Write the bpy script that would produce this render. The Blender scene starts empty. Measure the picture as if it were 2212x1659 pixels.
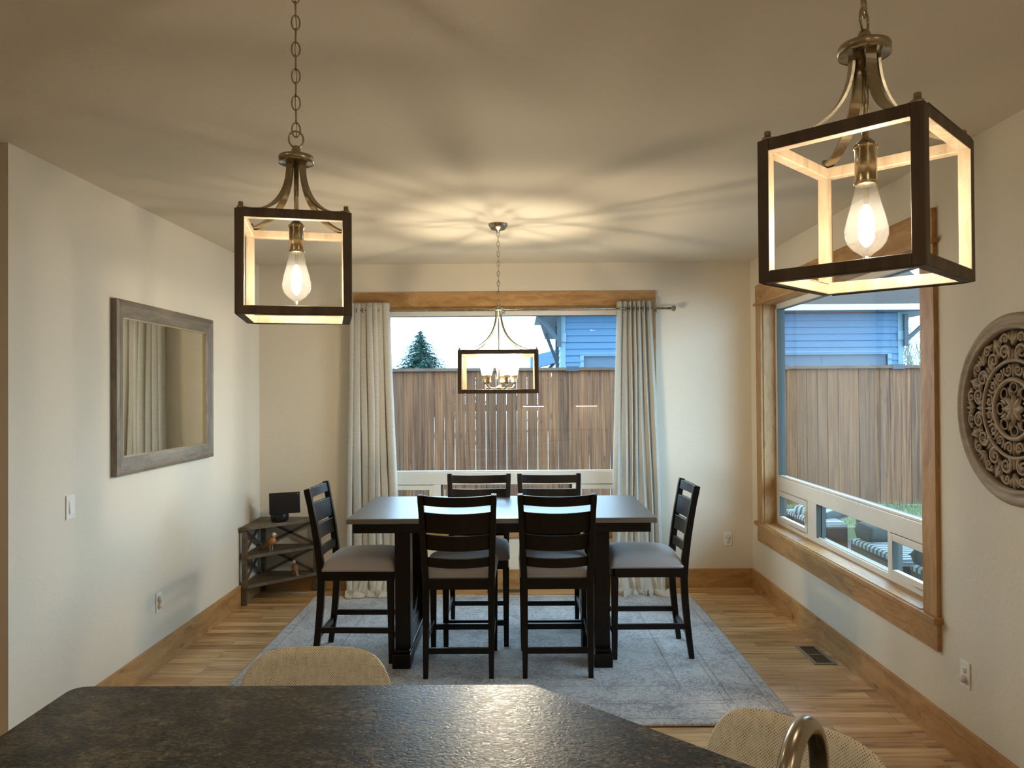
import bpy, bmesh, math, random
from mathutils import Vector, Matrix
random.seed(7)
PI = math.pi
SC = bpy.context.scene
COL = SC.collection

# ------------------------------------------------------------------ camera
W, H = 2212.0, 1659.0
YAW, PITCH, ROLL, EYE, FPX = 0.0063, 0.0097, 0.0067, 1.667, 1650.0
cd = bpy.data.cameras.new('camera'); cam = bpy.data.objects.new('camera', cd); COL.objects.link(cam)
cd.sensor_fit = 'HORIZONTAL'; cd.sensor_width = 36.0; cd.lens = FPX / W * 36.0; cd.clip_start = 0.02; cd.clip_end = 300
_f = Vector((-math.sin(YAW) * math.cos(PITCH), math.cos(YAW) * math.cos(PITCH), math.sin(PITCH)))
_r0 = Vector((math.cos(YAW), math.sin(YAW), 0)); _u0 = _r0.cross(_f)
_r = math.cos(ROLL) * _r0 - math.sin(ROLL) * _u0; _u = math.sin(ROLL) * _r0 + math.cos(ROLL) * _u0
cam.matrix_world = Matrix(((_r.x, _u.x, -_f.x, 0), (_r.y, _u.y, -_f.y, 0), (_r.z, _u.z, -_f.z, EYE), (0, 0, 0, 1)))
SC.camera = cam

# ------------------------------------------------------------------ light, exposure
SC.view_settings.view_transform = 'Standard'
SC.view_settings.look = 'None'
SC.view_settings.gamma = 1.0
SC.view_settings.use_curve_mapping = False
SC.view_settings.exposure = 0.38
SKY = (0.55, 0.84, 1.12); SKY_K = 7.0
wd = bpy.data.worlds.new('sky'); SC.world = wd; wd.use_nodes = True
bg = wd.node_tree.nodes['Background']; bg.inputs[0].default_value = (*SKY, 1); bg.inputs[1].default_value = SKY_K
BULB = (1.0, 0.86, 0.66)
K_PEND, K_CHAN, K_CAN, K_BAR = 280.0, 5000.0, 62.0, 70.0

# ------------------------------------------------------------------ node helpers
class NT:
    def __init__(s, name):
        s.m = bpy.data.materials.new(name); s.m.use_nodes = True; s.t = s.m.node_tree
        s.t.nodes.clear(); s.out = s.t.nodes.new('ShaderNodeOutputMaterial')
    def n(s, ty, ins=None, out=0, **pr):
        k = s.t.nodes.new(ty)
        for a, v in pr.items(): setattr(k, a, v)
        for a, v in (ins or {}).items():
            if isinstance(v, bpy.types.NodeSocket): s.t.links.new(v, k.inputs[a])
            else:
                if isinstance(v, tuple) and len(v) == 3 and k.inputs[a].type == 'RGBA': v = (*v, 1)
                k.inputs[a].default_value = v
        return k.outputs[out]
    def math(s, op, a, b=0.0, c=0.0, clamp=False):
        return s.n('ShaderNodeMath', {0: a, 1: b, 2: c}, operation=op, use_clamp=clamp)
    def obj(s): return s.n('ShaderNodeTexCoord', out=3)
    def map(s, v, scale=(1, 1, 1), loc=(0, 0, 0), rot=(0, 0, 0)):
        return s.n('ShaderNodeMapping', {'Vector': v, 'Scale': scale, 'Location': loc, 'Rotation': rot})
    def noise(s, v, sc, det=4, rough=.55, dist=0.0, out=0):
        return s.n('ShaderNodeTexNoise', {'Vector': v, 'Scale': sc, 'Detail': det, 'Roughness': rough, 'Distortion': dist}, out=out)
    def ramp(s, f, stops, interp='LINEAR'):
        k = s.t.nodes.new('ShaderNodeValToRGB'); s.t.links.new(f, k.inputs[0]); cr = k.color_ramp; cr.interpolation = interp
        while len(cr.elements) < len(stops): cr.elements.new(0.5)
        for e, (p, c) in zip(cr.elements, stops):
            e.position = p; e.color = (*c, 1) if isinstance(c, tuple) else (c, c, c, 1)
        return k.outputs[0]
    def mix(s, f, a, b, mode='MIX'):
        k = s.t.nodes.new('ShaderNodeMix'); k.data_type = 'RGBA'; k.blend_type = mode
        for i, v in ((0, f), (6, a), (7, b)):
            if isinstance(v, bpy.types.NodeSocket): s.t.links.new(v, k.inputs[i])
            else: k.inputs[i].default_value = (*v, 1) if isinstance(v, tuple) else v
        return k.outputs[2]
    def bump(s, h, st=.3, d=.01):
        return s.n('ShaderNodeBump', {'Height': h, 'Strength': st, 'Distance': d})
    def pr(s, col, rough=.5, metal=0.0, nrm=None, **kw):
        ins = {'Base Color': col, 'Roughness': rough, 'Metallic': metal}
        if nrm is not None: ins['Normal'] = nrm
        ins.update(kw)
        o = s.n('ShaderNodeBsdfPrincipled', ins)
        s.t.links.new(o, s.out.inputs[0]); return s.m
    def fin(s, sh): s.t.links.new(sh, s.out.inputs[0]); return s.m

MC = {}
def cached(fn):
    def g(*a):
        k = (fn.__name__,) + a
        if k not in MC: MC[k] = fn(*a)
        return MC[k]
    return g
@cached
def paint(col, rough=.6, bumpy=.0):
    t = NT('painted_surface')
    o = t.obj()
    if bumpy > 0:
        h = t.noise(o, 55, 3, .6); h2 = t.ramp(t.noise(o, 9, 2, .5, 1.2), [(.40, 0.0), (.62, 1.0)])
        return t.pr(col, rough, 0, t.bump(t.math('ADD', h, t.math('MULTIPLY', h2, .5)), bumpy, .004))
    v = t.mix(t.noise(o, 8, 3), tuple(c * .93 for c in col), tuple(min(1, c * 1.05) for c in col))
    return t.pr(v, rough)
@cached
def metal(col, rough=.3):
    t = NT('metal'); o = t.obj()
    n = t.noise(t.map(o, (1, 1, 3)), 14, 2)
    return t.pr(t.mix(n, tuple(c * .8 for c in col), col), t.math('MULTIPLY_ADD', n, .15, rough - .07), 1.0)
@cached
def wood(axis, dark, mid, light, rough=.4, knots=.5, sc=1.0, name='knotty_wood'):
    t = NT(name); o = t.obj()
    s = [9 * sc, 9 * sc, 9 * sc]; s[axis] = .75 * sc
    warp = t.noise(t.map(o, tuple(1.6 if i == axis else 4 for i in range(3))), 1.6, 3, .5, 0.6, out=1)
    v = t.n('ShaderNodeVectorMath', {0: t.map(o, tuple(s)), 1: t.n('ShaderNodeVectorMath', {0: warp, 3: 1.6}, operation='SCALE')}, operation='ADD')
    g = t.noise(v, 2.0, 7, .62, .5)
    c = t.ramp(g, [(.24, dark), (.48, mid), (.72, light)])
    fine = t.noise(t.map(o, tuple(8 if i == axis else 260 for i in range(3))), 1, 2)
    c = t.mix(t.math('MULTIPLY', fine, .28), c, tuple(x * .45 for x in mid))
    if knots > 0:
        ks = [2.6, 7.5, 7.5]; ks = [7.5, 7.5, 7.5]; ks[axis] = 2.6
        kn = t.n('ShaderNodeTexVoronoi', {'Vector': t.map(o, tuple(ks)), 'Scale': 1.0, 'Randomness': 1.0}, out=0)
        km = t.ramp(kn, [(.03, 1.0), (.075, .6), (.14, 0.0)])
        c = t.mix(t.math('MULTIPLY', km, knots), c, tuple(x * .28 for x in dark))
    return t.pr(c, rough, 0, t.bump(g, .12, .002))
AL = ((.24, .105, .030), (.44, .235, .080), (.56, .35, .145))
def alder(axis): return wood(axis, *AL, .5, .75)
@cached
def dark_wood(rough=.3):
    t = NT('espresso_wood'); o = t.obj(); g = t.noise(t.map(o, (3, 40, 3)), 3, 5)
    return t.pr(t.ramp(g, [(.3, (.002, .0013, .001)), (.7, (.006, .0035, .0028))]), rough, 0, t.bump(g, .06, .001), **{'Specular IOR Level': .32})
@cached
def glassy(tint=(.93, .97, .97), rough=.0, ior=1.45):
    t = NT('clear_glass')
    tr = t.n('ShaderNodeBsdfTransparent', {'Color': tint}); gl = t.n('ShaderNodeBsdfGlossy', {'Color': (1, 1, 1), 'Roughness': rough})
    bf = t.n('ShaderNodeNewGeometry', out=6)
    fr = t.n('ShaderNodeFresnel', {'IOR': t.math('MULTIPLY_ADD', bf, 1 / ior - ior, ior)})
    return t.fin(t.n('ShaderNodeMixShader', {0: fr, 1: tr, 2: gl}))
@cached
def glow(col, k, name='glowing_filament'):
    t = NT(name); return t.fin(t.n('ShaderNodeEmission', {'Color': col, 'Strength': k}))

# ------------------------------------------------------------------ mesh builder
class MB:
    def __init__(s): s.v = []; s.f = []; s.mi = []; s.sm = []
    def add(s, vs, fs, mi=0, smooth=False):
        b = len(s.v); s.v += [tuple(p) for p in vs]
        for f in fs: s.f.append([b + i for i in f]); s.mi.append(mi); s.sm.append(smooth)
        return s
    def box(s, x0, x1, y0, y1, z0, z1, mi=0, M=None):
        x0, x1 = sorted((x0, x1)); y0, y1 = sorted((y0, y1)); z0, z1 = sorted((z0, z1))
        p = [Vector(q) for q in ((x0, y0, z0), (x1, y0, z0), (x1, y1, z0), (x0, y1, z0), (x0, y0, z1), (x1, y0, z1), (x1, y1, z1), (x0, y1, z1))]
        if M: p = [M @ q for q in p]
        return s.add(p, [(0, 3, 2, 1), (4, 5, 6, 7), (0, 1, 5, 4), (1, 2, 6, 5), (2, 3, 7, 6), (3, 0, 4, 7)], mi)
    def prism(s, poly, z0, z1, mi=0):
        n = len(poly); s.add([(x, y, z0) for x, y in poly] + [(x, y, z1) for x, y in poly],
            [tuple(range(n - 1, -1, -1)), tuple(range(n, 2 * n))] + [(i, (i + 1) % n, n + (i + 1) % n, n + i) for i in range(n)], mi); return s
    def sweep(s, path, sec, up=Vector((0, 0, 1)), closed=False, mi=0, smooth=True, scl=None, cap=True):
        """section polygon (a,b) carried along a path; a runs along the side vector, b along the second normal"""
        P = [Vector(p) for p in path]; n = len(P); m = len(sec); vs = []
        for i in range(n):
            if closed: t = P[(i + 1) % n] - P[i - 1]
            else: t = P[min(i + 1, n - 1)] - P[max(i - 1, 0)]
            t.normalize(); a = up.cross(t)
            if a.length < 1e-4: a = Vector((1, 0, 0)).cross(t)
            a.normalize(); b = t.cross(a); k = scl[i] if scl else 1
            for (u, w) in sec: vs.append(P[i] + a * u * k + b * w * k)
        fs = []
        for i in range(n if closed else n - 1):
            for j in range(m):
                i2 = (i + 1) % n; j2 = (j + 1) % m
                fs.append((i * m + j, i * m + j2, i2 * m + j2, i2 * m + j))
        if not closed and cap: fs += [tuple(range(m - 1, -1, -1)), tuple(range((n - 1) * m, n * m))]
        return s.add(vs, fs, mi, smooth)
    def tube(s, path, r, seg=10, up=Vector((0, 0, 1)), closed=False, mi=0, scl=None):
        return s.sweep(path, [(r * math.cos(2 * PI * k / seg), r * math.sin(2 * PI * k / seg)) for k in range(seg)], up, closed, mi, True, scl)
    def bar(s, a, b, w, h=None, up=Vector((0, 0, 1)), mi=0):
        h = h or w; return s.sweep([a, b], [(-w / 2, -h / 2), (w / 2, -h / 2), (w / 2, h / 2), (-w / 2, h / 2)], up, mi=mi, smooth=False)
    def lathe(s, prof, c=(0, 0, 0), seg=24, mi=0, M=None, smooth=True, cap=True):
        vs = []; n = len(prof)
        for r, z in prof:
            for k in range(seg):
                a = 2 * PI * k / seg; q = Vector((r * math.cos(a), r * math.sin(a), z))
                vs.append((M @ q if M else q) + Vector(c))
        fs = [(i * seg + k, i * seg + (k + 1) % seg, (i + 1) * seg + (k + 1) % seg, (i + 1) * seg + k) for i in range(n - 1) for k in range(seg)]
        if cap and prof[0][0] > 1e-6: fs.append(tuple(range(seg - 1, -1, -1)))
        if cap and prof[-1][0] > 1e-6: fs.append(tuple((n - 1) * seg + k for k in range(seg)))
        return s.add(vs, fs, mi, smooth)
    def ball(s, c, r, rx=1, ry=1, rz=1, seg=12, rings=8, M=None, mi=0):
        vs = []; 
        for i in range(rings + 1):
            th = PI * i / rings
            for k in range(seg):
                a = 2 * PI * k / seg
                q = Vector((r * rx * math.sin(th) * math.cos(a), r * ry * math.sin(th) * math.sin(a), r * rz * math.cos(th)))
                vs.append((M @ q if M else q) + Vector(c))
        fs = [(i * seg + k, (i + 1) * seg + k, (i + 1) * seg + (k + 1) % seg, i * seg + (k + 1) % seg) for i in range(rings) for k in range(seg)]
        return s.add(vs, fs, mi, True)
    def grid(s, fn, nu, nv, mi=0, closed_u=False):
        vs = [fn(u / nu, v / nv) for v in range(nv + 1) for u in range(nu + 1)]
        fs = [(v * (nu + 1) + u, v * (nu + 1) + u + 1, (v + 1) * (nu + 1) + u + 1, (v + 1) * (nu + 1) + u) for v in range(nv) for u in range(nu)]
        return s.add(vs, fs, mi, True)
    def build(s, name, mats, parent=None, loc=None, rotz=0, bevel=0, solid=0, sub=0, weld=True):
        me = bpy.data.meshes.new(name); me.from_pydata([tuple(v) for v in s.v], [], s.f)
        if not isinstance(mats, (list, tuple)): mats = [mats]
        for m in mats: me.materials.append(m)
        me.polygons.foreach_set('material_index', s.mi); me.polygons.foreach_set('use_smooth', s.sm)
        bm = bmesh.new(); bm.from_mesh(me)
        if weld: bmesh.ops.remove_doubles(bm, verts=bm.verts, dist=1e-6)
        bmesh.ops.recalc_face_normals(bm, faces=bm.faces); bm.to_mesh(me); bm.free()
        o = bpy.data.objects.new(name, me); COL.objects.link(o)
        if parent: o.parent = parent
        if loc: o.location = loc
        if rotz: o.rotation_euler = (0, 0, rotz)
        if solid: q = o.modifiers.new('solid', 'SOLIDIFY'); q.thickness = solid; q.offset = 0
        if bevel: q = o.modifiers.new('bevel', 'BEVEL'); q.width = bevel; q.segments = 2; q.limit_method = 'ANGLE'
        if sub: q = o.modifiers.new('sub', 'SUBSURF'); q.levels = sub; q.render_levels = sub
        return o

def tag(o, label=None, cat=None, group=None, kind=None):
    if label: o['label'] = label
    if cat: o['category'] = cat
    if group: o['group'] = group
    if kind: o['kind'] = kind
    return o
def thing(name, label, cat, loc=(0, 0, 0), rotz=0, group=None, kind=None):
    o = bpy.data.objects.new(name, None); COL.objects.link(o); o.location = loc; o.rotation_euler = (0, 0, rotz)
    o.empty_display_size = .05
    return tag(o, label, cat, group, kind)
def struct(mb, name, mats, label=None, cat=None, **kw):
    return tag(mb.build(name, mats, **kw), label, cat, None, 'structure')
def copy_tree(o, parent=None):
    c = o.copy(); COL.objects.link(c); c.parent = parent
    for ch in list(o.children): copy_tree(ch, c)
    return c

# ------------------------------------------------------------------ room constants
XR, XL, YB, ZC = 1.987, -2.19, 6.486, 2.756
T = .16
WALL = paint((.70, .63, .51), .75, .22)
CEIL = paint((.70, .63, .51), .8, .16)
YK, XK = -2.4, -5.2       # kitchen end of the room, behind the camera

# floor: hickory boards laid across the room
def floor_mat():
    t = NT('hickory_floor'); o = t.obj()
    br = t.t.nodes.new('ShaderNodeTexBrick'); t.t.links.new(o, br.inputs['Vector'])
    for k, v in (('Scale', 1.0), ('Mortar Size', .0012), ('Mortar Smooth', .3), ('Bias', 0.0), ('Brick Width', .95), ('Row Height', .083)): br.inputs[k].default_value = v
    br.offset = .37; br.offset_frequency = 3; br.squash = 1.0
    br.inputs['Color1'].default_value = (0, 0, 0, 1); br.inputs['Color2'].default_value = (1, 1, 1, 1); br.inputs['Mortar'].default_value = (.5, .5, .5, 1)
    cell = br.outputs['Color']
    s1 = t.n('ShaderNodeSeparateXYZ', {0: o}, out=1)
    rowv = t.math('FLOOR', t.math('DIVIDE', s1, .083))
    cx = t.n('ShaderNodeCombineXYZ', {0: t.math('MULTIPLY', rowv, 3.7), 1: t.math('MULTIPLY', cell, 9.0), 2: 0.0})
    v = t.n('ShaderNodeVectorMath', {0: t.map(o, (1.3, 17, 1)), 1: cx}, operation='ADD')
    g = t.noise(v, 1.5, 6, .6, .9)
    base = t.ramp(cell, [(0, (.44, .25, .10)), (.35, (.60, .38, .175)), (.7, (.72, .50, .27)), (1, (.50, .30, .135))])
    streak = t.ramp(g, [(.30, (.34, .22, .13)), (.43, (.78, .70, .60)), (.56, (1, 1, 1)), (.8, (1.12, 1.1, 1.05))])
    c = t.mix(1.0, base, streak, 'MULTIPLY')
    c = t.mix(t.math('MULTIPLY', br.outputs['Fac'], .75), c, (.06, .03, .015))
    return t.pr(c, t.math('MULTIPLY_ADD', g, .15, .26), 0, t.bump(t.math('SUBTRACT', g, t.math('MULTIPLY', br.outputs['Fac'], 3.0)), .10, .001))
struct(MB().box(XK, XR + T, YK, YB + T, -.08, 0), 'floor', floor_mat())
struct(MB().box(XK, XR + T, YK - T, YB + T, ZC, ZC + .12), 'ceiling', CEIL)

# walls
struct(MB().box(XL - .14, XL, 3.275, YB + T, 0, ZC), 'wall_left', WALL)
struct(MB().box(XK, XL - .14, 3.275, 3.415, 0, ZC), 'wall_hallway', WALL)
struct(MB().box(XK - T, XK, YK, 3.415, 0, ZC), 'wall_far_left', WALL)
struct(MB().box(XK, XR + T, YK - T, YK, 0, ZC), 'wall_kitchen', WALL)
# back wall with its window opening
BX0, BX1, BZ0, BZ1 = -1.26, 1.06, .59, 2.372
m = MB(); m.box(XL - .14, BX0, YB, YB + T, 0, ZC).box(BX1, XR, YB, YB + T, 0, ZC).box(BX0, BX1, YB, YB + T, 0, BZ0).box(BX0, BX1, YB, YB + T, BZ1, ZC)
struct(m, 'wall_back', WALL)
RY0, RY1, RZ0, RZ1 = 3.73, 6.17, .585, 2.362
m = MB(); m.box(XR, XR + T, YK, RY0, 0, ZC).box(XR, XR + T, RY1, YB + T, 0, ZC).box(XR, XR + T, RY0, RY1, 0, RZ0).box(XR, XR + T, RY0, RY1, RZ1, ZC)
struct(m, 'wall_right', WALL)

# baseboards
bh, bt = .16, .019
struct(MB().box(XL + bt, XR - bt, YB - bt, YB, 0, bh), 'baseboard_back', alder(0), bevel=.002)
struct(MB().box(XR - bt, XR, YK, YB, 0, bh), 'baseboard_right', alder(1), bevel=.002)
struct(MB().box(XL, XL + bt, 3.275, YB, 0, bh), 'baseboard_left', alder(1), bevel=.002)

# ------------------------------------------------------------------ windows
VINYL = paint((.74, .72, .66), .35)
GL = glassy((.95, .98, .98), .0, 1.33)
def window(name, M, w, z0, z1, panes):
    """local: x along the window from 0..w, y outwards from the wall's inner face, z up"""
    win = thing(name, None, None, kind='structure'); win.matrix_world = M
    f = MB(); fy0, fy1 = .095, .130; e = .05
    f.box(0, e, fy0, fy1, z0, z1).box(w - e, w, fy0, fy1, z0, z1).box(0, w, fy0, fy1, z1 - e, z1).box(0, w, fy0, fy1, z0, z0 + .045)
    f.box(e, w - e, fy0 - .004, fy1, .868, .972)
    f.box(e, w - e, fy0 + .012, fy1, .972, .986)
    for a, b in zip(panes[:-1], panes[1:]): f.box(a[1], b[0], fy0, fy1, z0 + .04, .868)
    f.build('frame', VINYL, win, bevel=.003)
    f = MB(); q0, q1 = .131, .158
    f.box(0, e + .004, q0, q1, z0, z1).box(w - e - .004, w, q0, q1, z0, z1).box(e, w - e, q0, q1, z1 - e - .004, z1).box(e, w - e, q0, q1, z0, z0 + .045).box(e, w - e, q0, q1, .864, .984)
    for a, b in zip(panes[:-1], panes[1:]): f.box(a[1] - .02, b[0] + .012, q0, q1, z0 + .045, .864)
    f.build('outer_frame', paint((.05, .055, .045), .5), win)
    g = MB().box(e - .002, w - e + .002, .122, .126, .98, z1 - e + .002); g.build('pane', GL, win)
    for i, (a, b) in enumerate(panes):
        if i != 1:
            s = MB(); q = .038
            s.box(a, a + q, .088, .12, z0 + .045, .862).box(b - q, b, .088, .12, z0 + .045, .862).box(a + q, b - q, .088, .12, .824, .862).box(a + q, b - q, .088, .12, z0 + .045, z0 + .08)
            so = s.build('sash', VINYL, win, bevel=.003)
            MB().box(a + q, a + q + .004, .0885, .12, z0 + .08, .824).build('gasket', paint((.035, .04, .03), .5), so)
            MB().box(a + q - .002, b - q + .002, .104, .107, z0 + .078, .826).build('pane', GL, so)
            if i == 0:
                l = MB(); l.box(b - .012, b - .004, .078, .09, .70, .79).box(b - .010, b - .006, .07, .09, .735, .755); l.build('latch', VINYL, so)
        else:
            MB().box(a, b, .13, .133, z0 + .04, .868).build('pane', GL, win)
            sc = MB().box(a, b, .108, .116, z0 + .045, z0 + .052); sc.build('track', VINYL, win)
    MB().box(e, e + .006, .097, .130, .986, z1 - e).box(panes[1][0], panes[1][0] + .006, .097, .129, z0 + .045, .868).build('gasket', paint((.035, .04, .03), .5), win)
    return win
# right wall window: local x runs from the far end (RY1) toward the camera
MR = Matrix(((0, 1, 0, XR), (-1, 0, 0, RY1), (0, 0, 1, 0), (0, 0, 0, 1)))
w1 = window('window_1', MR, RY1 - RY0, RZ0, RZ1, [(.06, .66), (.82, 1.845), (1.875, 2.385)])
MBK = Matrix(((1, 0, 0, BX0), (0, 1, 0, YB), (0, 0, 1, 0), (0, 0, 0, 1)))
w2 = window('window_2', MBK, BX1 - BX0, BZ0, BZ1, [(.05, .54), (.60, 1.73), (1.78, 2.27)])
# casings, jambs and sills (knotty alder), world coordinates
c = .12
t1 = thing('trim_1', None, None, kind='structure')
MB().box(XR - .021, XR, RY0 - c, RY0 + .004, .592, 2.355).build('casing', alder(2), t1, bevel=.002)
MB().box(XR - .021, XR, RY1 - .004, RY1 + c, .592, 2.355).build('casing', alder(2), t1, bevel=.002)
MB().box(XR - .024, XR, RY0 - c, RY1 + c, 2.376, 2.522).build('header', alder(1), t1, bevel=.002)
MB().box(XR - .038, XR, RY0 - c - .018, RY1 + c + .018, 2.355, 2.376).build('fillet', alder(1), t1, bevel=.002)
MB().box(XR - .045, XR + .1, RY0 - c - .018, RY1 + c + .018, .562, .592).build('sill', alder(1), t1, bevel=.004)
MB().box(XR - .03, XR + .1, RY0 + .012, RY1 - .012, .592, .597).build('sill_board', alder(1), t1)
MB().box(XR - .021, XR, RY0 - c, RY1 + c, .432, .562).build('apron', alder(1), t1, bevel=.002)
MB().box(XR, XR + .1, RY0, RY0 + .012, .59, RZ1).build('jamb', alder(2), t1)
MB().box(XR, XR + .1, RY1 - .012, RY1, .59, RZ1).build('jamb', alder(2), t1)
MB().box(XR, XR + .1, RY0, RY1, RZ1 - .012, RZ1).build('jamb', alder(1), t1)
t2 = thing('trim_2', None, None, kind='structure')
MB().box(BX0 - c, BX0 + .004, YB - .02, YB, .592, 2.38).build('casing', alder(2), t2, bevel=.002)
MB().box(BX1 - .004, BX1 + c, YB - .02, YB, .592, 2.38).build('casing', alder(2), t2, bevel=.002)
MB().box(BX0 - c, BX1 + c, YB - .023, YB, 2.366, 2.512).build('header', alder(0), t2, bevel=.002)
MB().box(BX0 - c - .018, BX1 + c + .018, YB - .04, YB + .1, .562, .592).build('sill', alder(0), t2, bevel=.004)
MB().box(BX0 - c, BX1 + c, YB - .021, YB, .432, .562).build('apron', alder(0), t2, bevel=.002)
for a in (BX0, BX1 - .012): MB().box(a, a + .012, YB, YB + .1, .59, BZ1).build('jamb', alder(2), t2)
MB().box(BX0, BX1, YB, YB + .1, BZ1 - .012, BZ1).build('jamb', alder(0), t2)

# ------------------------------------------------------------------ rug
RX0, RX1, RYa, RYb = -1.655, 1.40, 3.80, 6.235
def rug_mat():
    t = NT('distressed_rug'); o = t.obj(); sp = t.t.nodes.new('ShaderNodeSeparateXYZ'); t.t.links.new(o, sp.inputs[0])
    hx, hy = (RX1 - RX0) / 2, (RYb - RYa) / 2
    dx = t.math('SUBTRACT', hx, t.math('ABSOLUTE', sp.outputs[0])); dy = t.math('SUBTRACT', hy, t.math('ABSOLUTE', sp.outputs[1]))
    d = t.math('MINIMUM', dx, dy)
    def line(at, w): return t.math('LESS_THAN', t.math('ABSOLUTE', t.math('SUBTRACT', d, at)), w)
    ab = t.n('ShaderNodeVectorMath', {0: o}, operation='ABSOLUTE')
    n1 = t.noise(ab, 7.5, 3, .5, 1.6); w1_ = t.math('SINE', t.math('MULTIPLY', n1, 46))
    n2 = t.noise(ab, 15, 2, .5, 2.2); w2_ = t.math('SINE', t.math('MULTIPLY', n2, 34))
    pat = t.math('MULTIPLY_ADD', w1_, .5, t.math('MULTIPLY', w2_, .35))
    wear = t.noise(o, 3.2, 6, .7, .4); grit = t.noise(o, 190, 2)
    f = t.math('MULTIPLY_ADD', pat, .17, t.math('MULTIPLY_ADD', wear, .75, t.math('MULTIPLY', grit, .35)), clamp=True)
    c = t.ramp(f, [(.30, (.13, .12, .125)), (.47, (.31, .29, .285)), (.66, (.55, .52, .49))])
    ln = t.math('MAXIMUM', t.math('MAXIMUM', line(.075, .004), line(.265, .004)), t.math('MAXIMUM', line(.30, .003), line(.50, .004)))
    c = t.mix(t.math('MULTIPLY', ln, .55), c, (.07, .065, .08))
    edge = t.math('LESS_THAN', d, .012)
    c = t.mix(t.math('MULTIPLY', edge, .6), c, (.34, .32, .30))
    return t.pr(c, .95, 0, t.bump(t.math('ADD', grit, t.math('MULTIPLY', t.noise(t.map(o, (1, 3.4, 1)), 2.2, 3, .5, .8), 3)), .35, .006), **{'Sheen Weight': .5, 'Sheen Roughness': .4})
cx, cy = (RX0 + RX1) / 2, (RYa + RYb) / 2
def rugf(u, v):
    x = (u - .5) * (RX1 - RX0); y = (v - .5) * (RYb - RYa)
    z = .007 + .0022 * math.sin(9 * y + 1.7 * math.sin(1.9 * x) + 1.1 * math.sin(3.1 * x + 2)) * math.sin(2.3 * x + 1.2 * y + .6)
    if min(u, 1 - u) < .006 or min(v, 1 - v) < .008: z = .004
    return (x, y, z)
r = MB().grid(rugf, 160, 120).build('area_rug', rug_mat(), loc=(cx, cy, 0.002), solid=.004)
tag(r, 'large faded grey patterned area rug under the dining table', 'rug')

# ------------------------------------------------------------------ dining table
DW = dark_wood(.33)
def top_mat():
    t = NT('espresso_tabletop'); o = t.obj(); g = t.noise(t.map(o, (1.0, 26, 3)), 3, 6, .6, .4)
    sp = t.t.nodes.new('ShaderNodeSeparateXYZ'); t.t.links.new(o, sp.inputs[0])
    ln = t.math('LESS_THAN', t.math('ABSOLUTE', t.math('SUBTRACT', t.math('FRACT', t.math('DIVIDE', t.math('ADD', sp.outputs[1], 10.0), .14)), .5)), .012)
    return t.pr(t.ramp(g, [(.3, (.007, .005, .004)), (.7, (.026, .016, .012))]), t.math('MULTIPLY_ADD', g, .12, .30), 0,
                t.bump(t.math('SUBTRACT', g, ln), .03, .0006), **{'IOR': 2.8})
TX, TY = -.097, 5.03
tb = thing('dining_table', 'counter height dark espresso pedestal dining table on the grey rug', 'table', (TX, TY, .008))
MB().box(-.926, .926, -.49, .49, .874, .906).build('tabletop', top_mat(), tb, bevel=.006)
a = MB(); a.box(-.892, .892, -.455, -.43, .815, .874).box(-.892, .892, .43, .455, .815, .874).box(-.892, -.867, -.43, .43, .815, .874).box(.867, .892, -.43, .43, .815, .874)
a.build('apron', DW, tb, bevel=.002)
for sx in (-1, 1):
    X0 = sx * .606
    p = thing('pedestal', None, None); p.parent = tb
    for sy in (-1, 1):
        MB().box(X0 - .047, X0 + .047, sy * .325 - .055, sy * .325 + .055, .095, .815).build('post', DW, p, bevel=.004)
    b = MB(); b.box(X0 - .055, X0 + .055, -.445, -.30, 0, .085).box(X0 - .055, X0 + .055, .30, .445, 0, .085).box(X0 - .055, X0 + .055, -.30, .30, .03, .085).box(X0 - .049, X0 + .049, -.42, .42, .085, .102)
    b.build('foot', DW, p, bevel=.004)
    MB().box(X0 - .02, X0 + .02, -.27, .27, .102, .17).build('stretcher', DW, p, bevel=.002)
    MB().box(X0 - .03, X0 + .03, -.27, .27, .775, .815).build('crossbeam', DW, p, bevel=.002)
    b = MB(); b.sweep([(X0, -.27, .36), (X0, -.20, .24), (X0, -.08, .185), (X0, .08, .185), (X0, .20, .24), (X0, .27, .36)], [(-.014, -.03), (.014, -.03), (.014, .03), (-.014, .03)], smooth=False)
    b.build('brace', DW, p, bevel=.002)

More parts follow.
